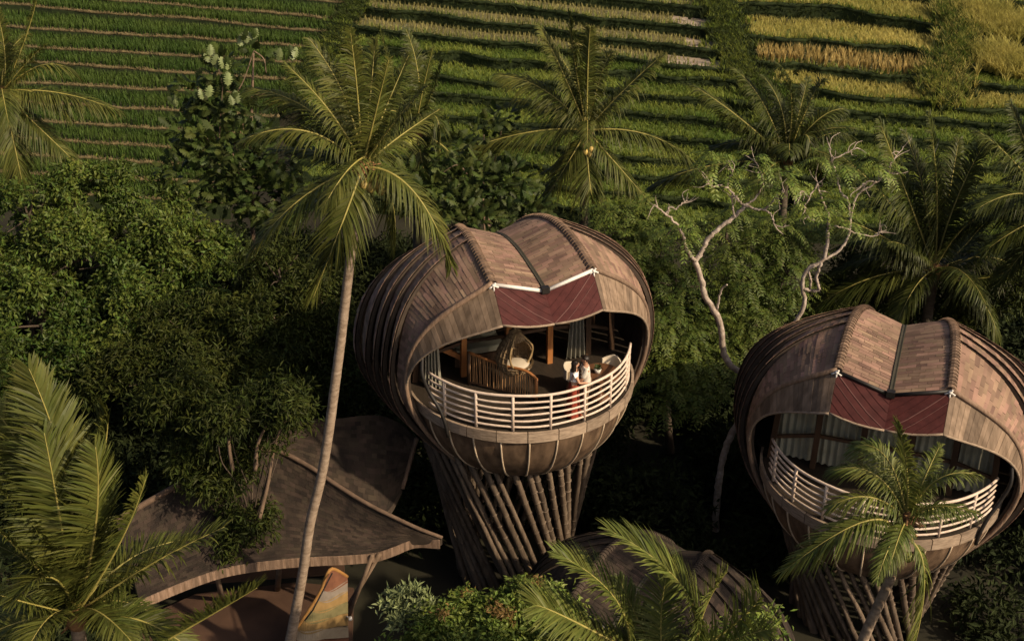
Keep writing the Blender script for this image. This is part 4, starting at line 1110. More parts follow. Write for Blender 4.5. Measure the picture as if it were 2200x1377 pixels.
# right, behind
Y = 43.0
palm('windswept dark coconut palm behind the bare white branches', at(1688, 352, Y), ground_at(1690, 520, Y),
     [((1590, 255, 0), (1490, 185, 0)), ((1640, 225, .3), (1580, 150, .6)), ((1700, 210, 0), (1670, 138, 0)), ((1742, 215, .2), (1770, 175, .4)), ((1755, 260, 0), (1815, 235, .2)), ((1625, 290, -.4), (1545, 240, -.8)),
      ((1730, 290, -.5), (1742, 350, -.8)), ((1520, 358, -.2), (1402, 402, -.4)), ((1655, 300, -.5), (1620, 370, -1.)), ((1760, 330, -.4), (1800, 380, -.7)), ((1680, 240, .6), (1640, 165, 1.2)), ((1715, 250, .7), (1735, 170, 1.3)), ((1775, 290, .3), (1840, 300, .5))],
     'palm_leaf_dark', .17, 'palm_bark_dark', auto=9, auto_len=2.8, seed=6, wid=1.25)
Y = 36.0
palm('large dark coconut palm rising behind the roof of the draped pod house', at(2006, 588, Y), ground_at(1995, 720, Y),
     [((1952, 430, .2), (1890, 262, .5)), ((2012, 410, .3), (1995, 242, .7)), ((2055, 430, .5), (2125, 292, 1.0)), ((1905, 430, 0), (1798, 330, 0)), ((1880, 500, -.3), (1790, 470, -.5)), ((1958, 535, -.8), (1908, 520, -1.6), dict(wid=.8)),
      ((1870, 598, -.2), (1735, 672, -.4)), ((2070, 490, -.4), (2145, 448, -.8)), ((2105, 545, 0), (2200, 478, .2)), ((2055, 615, -.6), (2028, 690, -1.0)), ((2110, 598, -.5), (2215, 560, -.9)), ((1985, 420, .8), (1945, 285, 1.6)),
      ((2035, 440, 1.0), (2060, 300, 2.0)), ((1910, 540, .4), (1810, 575, .8)), ((1930, 470, .8), (1850, 400, 1.6)), ((2080, 520, .9), (2170, 400, 1.8))],
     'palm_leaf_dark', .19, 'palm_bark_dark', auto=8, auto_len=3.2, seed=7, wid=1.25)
Y = 35.0
palm('coconut palm cut off by the right edge of the picture', at(2260, 470, Y), ground_at(2262, 700, Y),
     [((2180, 350, 0), (2095, 280, 0)), ((2170, 430, -.2), (2085, 440, -.4)), ((2200, 540, -.6), (2120, 640, -1.0)), ((2215, 340, .4), (2170, 220, .8)), ((2190, 490, -.4), (2110, 545, -.8)), ((2250, 330, .2), (2240, 200, .4))],
     'palm_leaf_dark', .18, 'palm_bark_dark', auto=10, auto_len=3.2, seed=8, wid=1.25)
# left edge
Y = 43.0
palm('coconut palm at the left edge in front of the green paddies', at(6, 205, Y), ground_at(12, 440, Y),
     [((50, 95, 0), (82, -12, 0)), ((48, 145, -.2), (95, 98, -.4)), ((95, 140, .3), (168, 165, .6)), ((125, 200, -.2), (252, 238, -.4)), ((95, 285, -.4), (172, 358, -.7)), ((28, 300, -.6), (48, 392, -1.0)), ((-20, 290, -.4), (-50, 390, -.7)),
      ((-40, 120, 0), (-90, 30, 0)), ((10, 110, .4), (-15, -5, .8))], 'palm_leaf', .17, 'palm_bark_dark', [(2, 232, -.4), (12, 226, -.4), (-8, 226, -.4), (6, 242, -.42)], 'coconut_green', auto=5, auto_len=2.8, seed=9, wid=1.25)
# near, bottom left
Y = 18.5
palm('big lush coconut palm filling the bottom left corner', at(165, 1330, Y), ground_at(170, 1640, Y),
     [((148, 1060, -.1), (62, 792, -.2), dict(droop=.3, wid=.9)), ((215, 1030, .3), (232, 890, .5), dict(droop=.4)), ((255, 1170, -.2), (312, 1030, -.3)), ((62, 1130, -.3), (-70, 985, -.5)), ((60, 1200, -.6), (-60, 1095, -1.0)), ((85, 1050, .2), (-20, 870, .4)),
      ((320, 1215, 0), (482, 1132, 0), dict(torn=.55)), ((450, 1322, -.5), (552, 1262, -.6), dict(base=(330, 1390, -.4), droop=.05, roll=.5, wid=1.25)), ((235, 1260, .5), (335, 1205, .9)), ((40, 1290, -.8), (-90, 1250, -1.2)), ((125, 1130, .6), (60, 960, 1.1)), ((180, 1110, .7), (195, 950, 1.3)),
      ((250, 1290, .3), (345, 1330, .4)), ((225, 1330, -.6), (262, 1420, -1.0)), ((290, 1330, .4), (400, 1400, .5)), ((110, 1240, -.9), (30, 1290, -1.8)), ((190, 1180, .2), (250, 1030, .3)), ((130, 1120, -.3), (95, 930, -.5), dict(droop=.3)), ((205, 1130, -.2), (205, 960, -.3), dict(droop=.3)), ((90, 1230, .3), (-30, 1160, .5)), ((60, 1330, -.3), (-60, 1380, -.4)), ((160, 1100, .9), (120, 900, 1.7), dict(droop=.3))],
     'palm_leaf', .16, 'palm_bark', auto=7, auto_len=2.6, seed=10, droop=.4, auto_el=(-.3, .8), wid=1.2)
# near, bottom middle
Y = 18.0
palm('young coconut palm whose fronds rise from the bottom edge in the middle', at(1430, 1450, Y), ground_at(1430, 1700, Y),
     [((1330, 1300, 0), (1195, 1188, 0), dict(base=(1345, 1440, 0), droop=.25)), ((1478, 1280, .1), (1312, 1140, .1), dict(base=(1480, 1430, .1), droop=.25)), ((1510, 1320, -.2), (1562, 1228, -.4), dict(base=(1490, 1430, -.2))), ((1590, 1330, 0), (1632, 1268, 0), dict(torn=.5)),
      ((1235, 1335, -.3), (1150, 1300, -.5)), ((1420, 1330, .4), (1440, 1200, .9)), ((1560, 1380, -.3), (1660, 1350, -.6), dict(torn=.3)), ((1380, 1350, .5), (1330, 1240, 1.0)), ((1300, 1380, -.3), (1190, 1375, -.5))],
     'palm_leaf_young', .15, 'palm_bark', auto=5, auto_len=2.2, seed=11, droop=.35, auto_el=(-.2, .7), wid=1.45)
# in front of the second house
Y = 21.2
palm('small coconut palm standing in front of the railing of the draped pod house', at(1946, 1128, Y), ground_at(1800, 1480, Y),
     [((1948, 1010, 0), (1928, 908, -.1), dict(droop=.3)), ((1880, 1020, .2), (1788, 1012, .4)), ((1870, 1068, -.1), (1782, 1090, -.2)), ((2015, 1030, 0), (2108, 1022, 0)), ((1835, 1128, -.4), (1682, 1228, -.7), dict(base=(1915, 1128, -.1))),
      ((1915, 1165, -.9), (1885, 1245, -1.6), dict(wid=.7)), ((1986, 1240, -.6), (1962, 1400, -1.0), dict(wid=.9, base=(1955, 1160, -.2))), ((1905, 985, .5), (1832, 960, 1.0)), ((1985, 1030, .5), (2020, 955, 1.0)), ((1930, 1050, .6), (1880, 960, 1.2)), ((1890, 1110, .6), (1810, 1130, 1.1)), ((2000, 1090, .4), (2060, 1110, .8))],
     'palm_leaf_young', .12, 'palm_bark', [(1952, 1196, -.45)], 'coconut_green', [at(1860, 1360, Y), at(1915, 1235, Y)], auto=4, auto_len=1.9, seed=12, auto_el=(.3, 1.2), wid=1.2)

# ------------------------------------------------------------------ the pavilion at the lower left
def pavilion():
    base = np.array([-5.6, 27.0, 0.0])
    t = thing('pavilion', 'open pavilion with sweeping shingle roofs and a wavy pale eave', 'pavilion', tuple(base))
    n = 48
    fr = [(300, 1290, 2.9), (375, 1258, 2.95), (470, 1224, 3.05), (600, 1203, 3.05), (680, 1197, 3.0), (760, 1193, 2.95), (812, 1187, 2.95), (850, 1174, 3.05), (885, 1160, 3.15), (945, 1160, 3.25)]
    rg = [(250, 1120, 4.0), (340, 1068, 4.35), (450, 1010, 4.7), (580, 968, 4.85), (660, 1002, 4.65), (720, 1042, 4.4), (790, 1085, 4.1), (850, 1115, 3.85), (905, 1140, 3.55), (950, 1157, 3.28)]
    Fr = smooth_path([atz(*p) - base for p in fr], n); Rg = smooth_path([atz(*p) - base for p in rg], n)
    def surf(a, b):
        k = np.clip(a, 0, 1) * (n - 1); i = np.minimum(k.astype(int), n - 2); f = (k - i)[..., None]
        p = Fr[i] * (1 - f) + Fr[i + 1] * f; q = Rg[i] * (1 - f) + Rg[i + 1] * f
        b_ = np.clip(b, 0, 1.05)[..., None]
        r = q + (p - q) * b_
        r[..., 2] -= .28 * np.sin(np.pi * np.clip(b, 0, 1)) * np.minimum(1, (q - p)[..., 2] / 1.0)
        return r
    def roofpart(nm, sf, wa, la, sz=(.17, .10)):
        global UPS
        u = np.linspace(0, 1, 40)
        A_ = sf(*np.meshgrid(u, np.linspace(0, 1, 14), indexing='ij')) - np.array([0, 0, .03])
        o = link(nm, MB().slab(A_, A_ - np.array([0, 0, .16])).mesh(nm), M['roof_board'], t)
        c = sf(np.array([.5]), np.array([.5])); nn = np.cross(sf(np.array([.51]), np.array([.5])) - c, sf(np.array([.5]), np.array([.51])) - c)[0]
        UPS = 1.0 if nn[2] - nn[1] > 0 else -1.0
        B = shingles(sf, wa, la, 1, (0, 1), (0, 1), sz)
        # the nearest courses are single shingles, the rest one piece
        cen = B.mean(1); order = np.argsort(cen[:, 1] - .6 * np.abs(cen[:, 0] - 1.5) * 0)
        first = order[:150]; rest = np.setdiff1d(np.arange(len(B)), first)
        for i in first: link('shingle', boxes_mesh(B[i][None], 'shingle'), M['shingle_dark_shade'], o)
        s_ = link('shingles', boxes_mesh(B[rest], 'shingles'), M['shingle_dark_shade'], o); s_['kind'] = 'stuff'
        return o
    roof = roofpart('front_roof', surf, 8.2, 2.6)
    # eave: short upright slips of wood along the wavy edge
    E_ = smooth_path(Fr, 110)
    for i in range(109):
        a, b = E_[i], E_[i + 1]; d = nrm(b - a); o_ = nrm(np.cross(d, (0, 0, 1))) * .03
        if o_[1] > 0: o_ = -o_
        h = np.array([0, 0, -.27]); top = np.array([0, 0, .02]); a = a + d * .0015; b = b - d * .0015
        link('eave_slip', MB().hexa([a + h, b + h, a + h + o_, b + h + o_, a + top, b + top, a + top + o_, b + top + o_]).mesh('eave_slip'), M['thatch_edge'], t)
    # ridge roll
    link('ridge_roll', MB().tube(Rg + np.array([0, 0, .04]), np.interp(np.arange(n), [0, n - 1], [.09, .05]), 8).mesh('ridge_roll', True), M['ridge_cap'], t)
    # the second, steeper lobe behind
    tp = smooth_path([atz(*p) - base for p in ((470, 925, 5.4), (600, 903, 5.5), (720, 899, 5.45), (830, 896, 5.3), (872, 918, 5.0), (893, 942, 4.7))], n)
    bt = smooth_path([atz(*p) - base for p in ((440, 1040, 4.2), (580, 1010, 4.3), (700, 1065, 3.7), (800, 1110, 3.1), (835, 1098, 2.9), (862, 1050, 3.2))], n)
    def surf2(a, b):
        k = np.clip(a, 0, 1) * (n - 1); i = np.minimum(k.astype(int), n - 2); f = (k - i)[..., None]
        p = bt[i] * (1 - f) + bt[i + 1] * f; q = tp[i] * (1 - f) + tp[i + 1] * f
        r = q + (p - q) * np.clip(b, 0, 1.05)[..., None]
        r[..., 1] += .25 * np.sin(np.pi * np.clip(b, 0, 1)) ; r[..., 2] -= .05 * np.sin(np.pi * np.clip(b, 0, 1))
        return r
    roofpart('rear_roof', surf2, 5.4, 2.4, (.19, .115))
    ed = surf2(np.ones(14), np.linspace(0, 1, 14)); link('rear_roof_edge', MB().tube(ed + np.array([0.03, 0, 0]), .07, 6).mesh('rear_roof_edge', True), M['thatch_edge'], t)
    # floor, columns, struts, back wall
    fl = [atz(*p) - base for p in ((300, 1330, .25), (420, 1275, .25), (640, 1250, .25), (760, 1262, .25), (755, 1420, .25), (300, 1440, .25))]
    nf = len(fl); me = bpy.data.meshes.new('terrace_floor'); V = [tuple(p) for p in fl] + [tuple(p - np.array([0, 0, .5])) for p in fl]
    me.from_pydata(V, [], [list(range(nf)), list(range(2 * nf - 1, nf - 1, -1))] + [[i, i + nf, (i + 1) % nf + nf, (i + 1) % nf] for i in range(nf)]); me.update()
    link('terrace_floor', me, M['patio'], t)
    for (x0, y0, z0, x1, y1, z1, r) in ((478, 1288, .26, 458, 1205, 3.0, .075), (596, 1266, .26, 604, 1180, 3.1, .08), (742, 1312, .2, 815, 1190, 2.95, .07), (748, 1325, .2, 800, 1193, 2.95, .06)):
        a, b = atz(x0, y0, z0) - base, atz(x1, y1, z1) - base
        link('column', MB().tube([a, (a + b) / 2, b], [r * 1.05, r, r * .95], 9).mesh('column', True), M['bark_warm'], t)
    w = [atz(*p) - base for p in ((330, 1262, .25), (480, 1252, .25), (640, 1240, .25), (740, 1232, .25))]
    P = np.array([[p, p + np.array([0, 0, 2.4])] for p in smooth_path(w, 16)]); link('back_wall', MB().slab(P, P + np.array([0, .12, 0])).mesh('back_wall'), M['patio'], t)
    return t
pavilion()

def striped_wall():
    """the curved screen wall painted in bands that rises beside the pavilion"""
    base = atz(690, 1400, 0.2)
    o = thing('striped_wall', 'curved wall painted in ochre, rust and grey bands below the pavilion eave', 'wall', tuple(base))
    tp = smooth_path([at(*p) - base for p in ((612, 1392, 25.2), (655, 1330, 25.35), (690, 1275, 25.6), (714, 1226, 25.85), (730, 1232, 26.0), (747, 1243, 26.15))], 30)
    lo = smooth_path([at(*p) - base for p in ((600, 1480, 24.6), (640, 1470, 24.75), (672, 1460, 25.0), (700, 1452, 25.3), (728, 1446, 25.6), (752, 1440, 25.9))], 30)
    nb = 11; names = ['band_rust', 'band_grey', 'band_ochre', 'band_olive', 'band_ochre', 'band_sand', 'band_rust', 'band_orange', 'band_grey', 'band_ochre', 'band_rust']
    cols = dict(band_rust=((.13, .052, .028), (.18, .075, .04)), band_grey=((.17, .14, .11), (.23, .19, .155)), band_ochre=((.20, .125, .045), (.27, .17, .065)), band_olive=((.12, .105, .045), (.17, .145, .065)), band_sand=((.25, .195, .13), (.31, .25, .175)), band_orange=((.26, .125, .035), (.33, .17, .05)))
    for k, (c1, c2) in cols.items(): pmat(k, c1, c2, 5, .85, bump=.3)
    ztop = max(tp[:, 2]); zlo = min(lo[:, 2])
    for k in range(nb):
        za, zb = ztop - (ztop - zlo) * k / nb, ztop - (ztop - zlo) * (k + 1) / nb
        rows = []
        for q in range(30):
            wv = .10 * math.sin(q * .22 + k * .8) - .022 * (q - 15)
            a = min(tp[q, 2], za + wv) if k else tp[q, 2]; b = min(tp[q, 2], zb + wv)
            if k == nb - 1: b = lo[q, 2]
            def pt(z): f = np.clip((tp[q, 2] - z) / (tp[q, 2] - lo[q, 2]), 0, 1); return tp[q] * (1 - f) + lo[q] * f + np.array([0, -.12, 0]) * math.sin(math.pi * f)
            rows.append([pt(a), pt(b)])
        P = np.array(rows)
        keep = np.linalg.norm(P[:, 0] - P[:, 1], axis=1) > .012
        if keep.sum() < 2: continue
        i0, i1 = np.where(keep)[0][[0, -1]]; i0 = max(0, i0 - 1); P = P[i0:i1 + 1]
        link('painted_band', MB().slab(P, P + np.array([-.04, .14, 0])).mesh('painted_band'), M[names[k]], o)
    link('wall_coping', MB().tube(tp + np.array([-.02, .05, .03]), .05, 7).mesh('wall_coping', True), M['band_orange'], o)
    link('guard_cable', MB().tube([at(714, 1230, 25.7) - base, at(672, 1310, 25.1) - base, at(655, 1332, 25.0) - base], .02, 6).mesh('guard_cable'), M['dark_metal'], o)
    lp = thing('wall_lamp', 'small white wall lamp at the foot of the striped wall', 'lamp', tuple(at(748, 1326, 25.85)))
    mb = MB(); mb.tube([(-.04, 0.05, 0), (.05, -.02, 0)], .02, 6); link('arm', mb.mesh('arm'), M['white_metal'], lp)
    mb = MB(); mb.lathe([(.005, .05), (.05, .04), (.06, -.04), (.005, -.03)], 12, c=(.06, -.03, 0)); link('lamp_shade', mb.mesh('lamp_shade', True), M['white_metal'], lp)
striped_wall()

# ------------------------------------------------------------------ broadleaf trees and shrubs
def blob(px, py, Y, rpx, squash=.85):
    c = at(px, py, Y); D = (c - CAMP) @ FWD
    r = rpx * D / FPX
    return c, np.array([r, r * .95, r * squash])

def leaf_cloud(blobs, dens, k, L, W, spread=.17, r0=.62, down=.25, seed=0, gap=.22, flat=.5):
    """leaf faces in clumps through the outer part of every blob; dens = clumps per square metre of blob"""
    g = np.random.default_rng(seed)
    C, N0 = [], []
    for c, r in blobs:
        m = int(dens * 4 * math.pi * r[0] ** 2)
        d = nrm(g.normal(0, 1, (m, 3)))
        # leave hollows so that the crown breaks up into light and dark clumps
        ph = np.sin(d @ g.normal(0, 3.2, 3) + g.uniform(0, 6)) * np.sin(d @ g.normal(0, 3.2, 3) + g.uniform(0, 6)) * np.sin(d @ g.normal(0, 4.2, 3))
        rad = g.uniform(r0, 1.03, m) * (1 + .16 * ph)
        keep = (g.uniform(0, 1, m) > gap) & (d[:, 2] > -.75)
        C.append((c + d * r * rad[:, None])[keep]); N0.append(d[keep])
    C = np.concatenate(C); N0 = np.concatenate(N0)
    m = len(C) * k
    P = np.repeat(C, k, 0) + g.normal(0, spread, (m, 3)) * np.array([1, 1, .75]); O = np.repeat(N0, k, 0)
    d = nrm(O * .7 + g.normal(0, .75, (m, 3)) + np.array([0, 0, -down]))
    nn = nrm(O * .6 + np.array([0, 0, flat]) + g.normal(0, .55, (m, 3)))
    s = nrm(np.cross(d, nn)); nn = np.cross(s, d)
    l = L * g.uniform(.6, 1.25, m)[:, None]; w = W * g.uniform(.7, 1.2, m)[:, None] * .5
    a = P; b = P + d * l * .45 + s * w + nn * w * .35; c = P + d * l - nn * l * .12; e = P + d * l * .45 - s * w + nn * w * .35
    V = np.stack([a, b, c, e], 1).reshape(-1, 3); i = np.arange(m)[:, None] * 4
    return V, np.concatenate([i + np.array([[0, 1, 2]]), i + np.array([[0, 2, 3]])])

def sub(blobs, n=9, f=.42, seed=0):
    """break a crown's masses up into branch-sized tufts"""
    g = np.random.default_rng(seed + 500); out = []
    for c, r in blobs:
        for q in range(n):
            d = nrm(g.normal(0, 1, 3) + np.array([0, -.25, .25])); rr = r * f * g.uniform(.6, 1.25)
            out.append((c + d * r * g.uniform(.55, .98), rr))
    return out

def feather_cloud(blobs, dens, L, seed=0, np_=8, r0=.6, gap=.15):
    """drooping pinnate leaves (paired leaflets on a stalk)"""
    g = np.random.default_rng(seed); Vs = []; n = 0
    C, O = [], []
    for c, r in blobs:
        m = int(dens * 4 * math.pi * r[0] ** 2); d = nrm(g.normal(0, 1, (m, 3)))
        ph = np.sin(d @ g.normal(0, 3.2, 3)) * np.sin(d @ g.normal(0, 3.2, 3) + 1)
        keep = (g.uniform(0, 1, m) > gap) & (d[:, 2] > -.7)
        C.append((c + d * r * (g.uniform(r0, 1.0, m) * (1 + .16 * ph))[:, None])[keep]); O.append(d[keep])
    C = np.concatenate(C); O = np.concatenate(O); m = len(C)
    h = nrm(O * np.array([1, 1, .3]) + g.normal(0, .5, (m, 3)) * np.array([1, 1, .4]))
    S = nrm(np.cross(h, (0, 0, 1))); l = L * g.uniform(.7, 1.2, m)[:, None]
    out = []
    for q in range(np_):
        f = (q + .8) / np_
        p = C + h * l * f - np.array([0, 0, 1]) * l * .55 * f * f
        t = nrm(h - np.array([0, 0, 1.1]) * f)
        for sg in (-1, 1):
            ll = l * .30 * (1 - .45 * abs(f - .45)) * g.uniform(.85, 1.15, (m, 1)); d = nrm(S * sg + t * .45 - np.array([0, 0, .30]) + g.normal(0, .12, (m, 3)))
            w = nrm(np.cross(d, np.cross(S * sg, t))) * ll * .17
            out.append(np.stack([p, p + d * ll * .45 + w, p + d * ll, p + d * ll * .45 - w], 1))
    V = np.concatenate(out).reshape(-1, 3); i = np.arange(len(V) // 4)[:, None] * 4
    return V, i + np.array([[0, 1, 2, 3]])

def limb(mb, a, b, r0, r1, seed, wob=.12, n=9):
    g = np.random.default_rng(seed)
    P = np.linspace(a, b, n); L = np.linalg.norm(np.asarray(b) - np.asarray(a))
    k = g.normal(0, wob * L * .12, (4, 3)); k[0] = 0; k[-1] = 0
    P = P + np.stack([np.interp(np.linspace(0, 3, n), range(4), k[:, j]) for j in range(3)], -1)
    mb.tube(smooth_path(P, n * 2), np.linspace(r0, r1, n * 2), 7)

def tree(label, foot, blobs, leaf, mat, bark='bark_dark', tr=.16, name='broadleaf_tree', cat='tree', seed=0, fork=.45, group=None, extra=None):
    foot = np.asarray(foot, float)
    t = thing(name, label, cat, tuple(foot), 0, group)
    cs = np.array([b[0] for b in blobs]); mid = foot * (1 - fork) + cs.mean(0) * fork; mid[2] = foot[2] + (cs[:, 2].min() - foot[2]) * .75
    mb = MB(); limb(mb, foot - np.array([0, 0, .3]) - foot, mid - foot, tr, tr * .75, seed)
    for i, (c, r) in enumerate(blobs):
        e = c + np.array([0, 0, r[2] * .3]); limb(mb, mid - foot, e - foot, tr * .6, tr * .18, seed + i + 1, .2)
        g = np.random.default_rng(seed * 31 + i)
        for q in range(4):
            d = nrm(g.normal(0, 1, 3)) * r * .8; limb(mb, c - foot, c + d - foot, tr * .22, tr * .06, seed + 50 + i * 5 + q, .2)
    link('trunk', mb.mesh('trunk', True), M[bark], t)
    V, F = leaf
    link('crown', mesh_np('crown', V - foot, F), M[mat], t)
    return t

# the big leafy trees on the left
B = [blob(*b) for b in ((60, 470, 40, 110), (170, 440, 41, 105), (40, 590, 38.5, 120), (165, 560, 39, 120), (90, 700, 36.5, 125), (10, 800, 35, 110), (150, 790, 35.5, 90))]
tree('tall bushy tree with small yellow green leaves at the left edge', ground_at(80, 900, 39), B, leaf_cloud(sub(B, 11, .34, 21), 13, 11, .21, .10, seed=21, spread=.15, r0=.3), 'leaf_small', tr=.22, seed=21)
B = [blob(*b) for b in ((285, 460, 41, 105), (260, 560, 39, 115), (380, 520, 40, 105), (440, 560, 39.5, 70), (330, 630, 38, 110), (260, 690, 37, 105), (420, 640, 38, 85), (225, 380, 42.5, 50))]
tree('leafy sunlit tree right of the yellow green one, below the breadfruit tree', ground_at(320, 900, 40), B, leaf_cloud(sub(B, 11, .34, 22), 13, 11, .21, .10, seed=22, spread=.15, r0=.3), 'leaf_small', tr=.22, seed=22)
B = [blob(*b) for b in ((400, 720, 35.5, 95), (500, 690, 35.5, 90), (330, 810, 34, 95), (450, 800, 33.5, 95), (240, 830, 34, 80))]
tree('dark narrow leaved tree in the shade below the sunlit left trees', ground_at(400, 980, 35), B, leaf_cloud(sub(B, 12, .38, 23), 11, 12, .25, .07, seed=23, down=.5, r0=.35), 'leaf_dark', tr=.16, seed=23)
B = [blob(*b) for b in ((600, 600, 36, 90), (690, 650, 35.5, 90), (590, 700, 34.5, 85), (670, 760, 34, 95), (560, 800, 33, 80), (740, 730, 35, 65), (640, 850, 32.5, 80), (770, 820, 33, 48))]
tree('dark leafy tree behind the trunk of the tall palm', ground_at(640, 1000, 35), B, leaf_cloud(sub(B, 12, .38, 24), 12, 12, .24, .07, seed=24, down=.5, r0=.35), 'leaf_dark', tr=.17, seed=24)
# thin trunked tree growing up beside the pavilion roof
foot = atz(552, 1175, 3.2)
B = [blob(*b) for b in ((500, 930, 27.6, 80), (420, 960, 27.8, 75), (560, 870, 28, 75), (470, 1040, 27.2, 72), (525, 1110, 26.8, 55), (350, 900, 28.4, 70), (610, 880, 27.6, 62), (625, 885, 26.7, 34), (590, 950, 26.8, 22), (498, 880, 26.7, 40), (582, 895, 26.8, 34), (470, 905, 26.6, 45), (400, 860, 28.6, 70), (505, 1160, 26.5, 38))]
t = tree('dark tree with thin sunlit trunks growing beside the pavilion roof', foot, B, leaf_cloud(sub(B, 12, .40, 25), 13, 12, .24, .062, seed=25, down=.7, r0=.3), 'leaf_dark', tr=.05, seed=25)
for pts in (((556, 1118), (575, 1040), (590, 960), (606, 915), (622, 890)), ((500, 1010), (492, 950), (500, 880)), ((548, 1010), (555, 950), (580, 900))):
    P = smooth_path([at(x, y, 26.6 + .3 * (1118 - y) / 250) - foot for x, y in pts], 16); link('stem', MB().tube(P, np.linspace(.06, .03, 16), 7).mesh('stem', True), M['bark_warm'], t)

# breadfruit tree: big lobed leaves, the nearest ones each an object
def lobed_leaf():
    out = [(0, 0)]
    for k, (y, w) in enumerate(((.10, .10), (.16, .26), (.24, .12), (.32, .36), (.42, .15), (.50, .40), (.58, .15), (.66, .33), (.76, .12), (.84, .2))): out.append((w, y))
    pts = out + [(0, 1.0)] + [(-x, y) for x, y in out[:0:-1]]
    V = [(x, y, -.25 * abs(x) - .22 * y * y) for x, y in pts] + [(0, .5, -.03)]
    n = len(pts); me = bpy.data.meshes.new('leaf'); me.from_pydata(V, [], [[i, (i + 1) % n, n] for i in range(n)]); me.update(); return me
LOBE = lobed_leaf(); LOBE.materials.append(M['leaf_broad'])
LOBEP = LOBE.copy(); LOBEP.materials.clear(); LOBEP.materials.append(M['leaf_pale'])
def breadfruit(label, foot, blobs, stems, nleaf, joined, seed, tips=(), size=.5):
    g = np.random.default_rng(seed); foot = np.asarray(foot, float)
    t = thing('breadfruit_tree', label, 'tree', tuple(foot))
    mb = MB()
    cs = np.array([b[0] for b in blobs]); top = cs[cs[:, 2].argmax()]
    limb(mb, np.array([0, 0, -.3]), top - foot, .13, .03, seed, .1)
    for c, r in blobs: limb(mb, (foot * .5 + top * .5) - foot, c - foot, .05, .02, seed + 3, .2)
    for st in stems: mb.tube(smooth_path([p - foot for p in st], 12), np.linspace(.028, .014, 12), 6)
    link('trunk', mb.mesh('trunk', True), M['bark_warm'], t)
    def orient_at(p, d, nn, L):
        s = nrm(np.cross(d, nn)); nn = np.cross(s, d)
        return Matrix(((s[0] * L, d[0] * L, nn[0] * L, p[0]), (s[1] * L, d[1] * L, nn[1] * L, p[1]), (s[2] * L, d[2] * L, nn[2] * L, p[2]), (0, 0, 0, 1)))
    lv = np.array([v.co[:] for v in LOBE.vertices]); lf = np.array([p.vertices[:] for p in LOBE.polygons])
    VV, FF, n = [], [], 0
    w = np.array([b[1][0] ** 2 for b in blobs]); w = w / w.sum()
    for i in range(nleaf + joined):
        c, r = blobs[g.choice(len(blobs), p=w)]; d0 = nrm(g.normal(0, 1, 3)); 
        if i < nleaf and d0[1] > .2: d0[1] *= -1
        p = c + d0 * r * g.uniform(.65, 1.05) - foot; d = nrm(d0 + g.normal(0, .5, 3) + np.array([0, 0, .1])); nn = nrm(np.array([0, -.3, 1]) + g.normal(0, .5, 3))
        Mx = orient_at(p, d, nn, size * g.uniform(.65, 1.15))
        if i < nleaf:
            o = bpy.data.objects.new('leaf', LOBE); COL.objects.link(o); o.parent = t; o.matrix_local = Mx
        else:
            A_ = np.array(Mx); VV.append(lv @ A_[:3, :3].T + A_[:3, 3]); FF.append(lf + n); n += len(lv)
    for (x, y, Yy) in tips:
        p = at(x, y, Yy) - foot
        for q in range(3):
            o = bpy.data.objects.new('leaf', LOBEP if q < 2 else LOBE); COL.objects.link(o); o.parent = t
            o.matrix_local = orient_at(p + g.normal(0, .08, 3), nrm(np.array([g.normal(0, .5), g.normal(0, .3), 1.0])), nrm(np.array([g.normal(.4, .4), -1, .2])), size * g.uniform(.7, 1.0))
    if joined:
        o = link('leaves', mesh_np('leaves', np.concatenate(VV), np.concatenate(FF)), M['leaf_broad'], t); o['kind'] = 'stuff'
B = [blob(*b) for b in ((470, 150, 44, 40), (420, 200, 44, 42), (480, 215, 43.8, 55), (440, 290, 43.5, 70), (500, 330, 43, 85), (420, 380, 42.5, 75), (540, 400, 42.5, 85), (600, 340, 43, 60), (520, 250, 43.5, 45), (590, 430, 42, 65), (545, 115, 44, 26))]
breadfruit('breadfruit tree with big lobed leaves and pale tips beside the green paddies', ground_at(500, 560, 43), B,
           [[at(*p) for p in ((470, 320, 43.2), (475, 230, 43.6), (480, 170, 43.8))], [at(*p) for p in ((480, 240, 43.4), (520, 180, 43.6), (545, 110, 43.9))], [at(*p) for p in ((545, 110, 43.4), (565, 125, 43.4), (572, 158, 43.4))]],
           230, 900, 26, ((545, 85, 43.6), (515, 100, 43.5), (455, 130, 43.4), (460, 145, 43.3), (525, 95, 43.5), (485, 150, 43.2), (375, 230, 43.2), (630, 130, 43.2), (440, 215, 43), (505, 225, 42.8), (600, 130, 43.2), (490, 185, 43)))
B = [blob(*b) for b in ((960, 330, 41, 60), (1040, 290, 42.5, 45), (1080, 260, 43, 35), (1010, 400, 39.5, 75), (930, 430, 39, 65), (1090, 400, 40, 60), (1000, 470, 38, 70), (1130, 460, 38.5, 55), (870, 400, 40, 50))]
breadfruit('dark broadleaf tree between the tall palm and the palm behind the pod roof', ground_at(1000, 600, 40), B, [[at(*p) for p in ((1005, 375, 39.2), (985, 355, 39.2), (950, 372, 39.2))], [at(*p) for p in ((1005, 375, 39.2), (1030, 380, 39.2), (1040, 395, 39.2))]], 120, 1100, 27, size=.42)

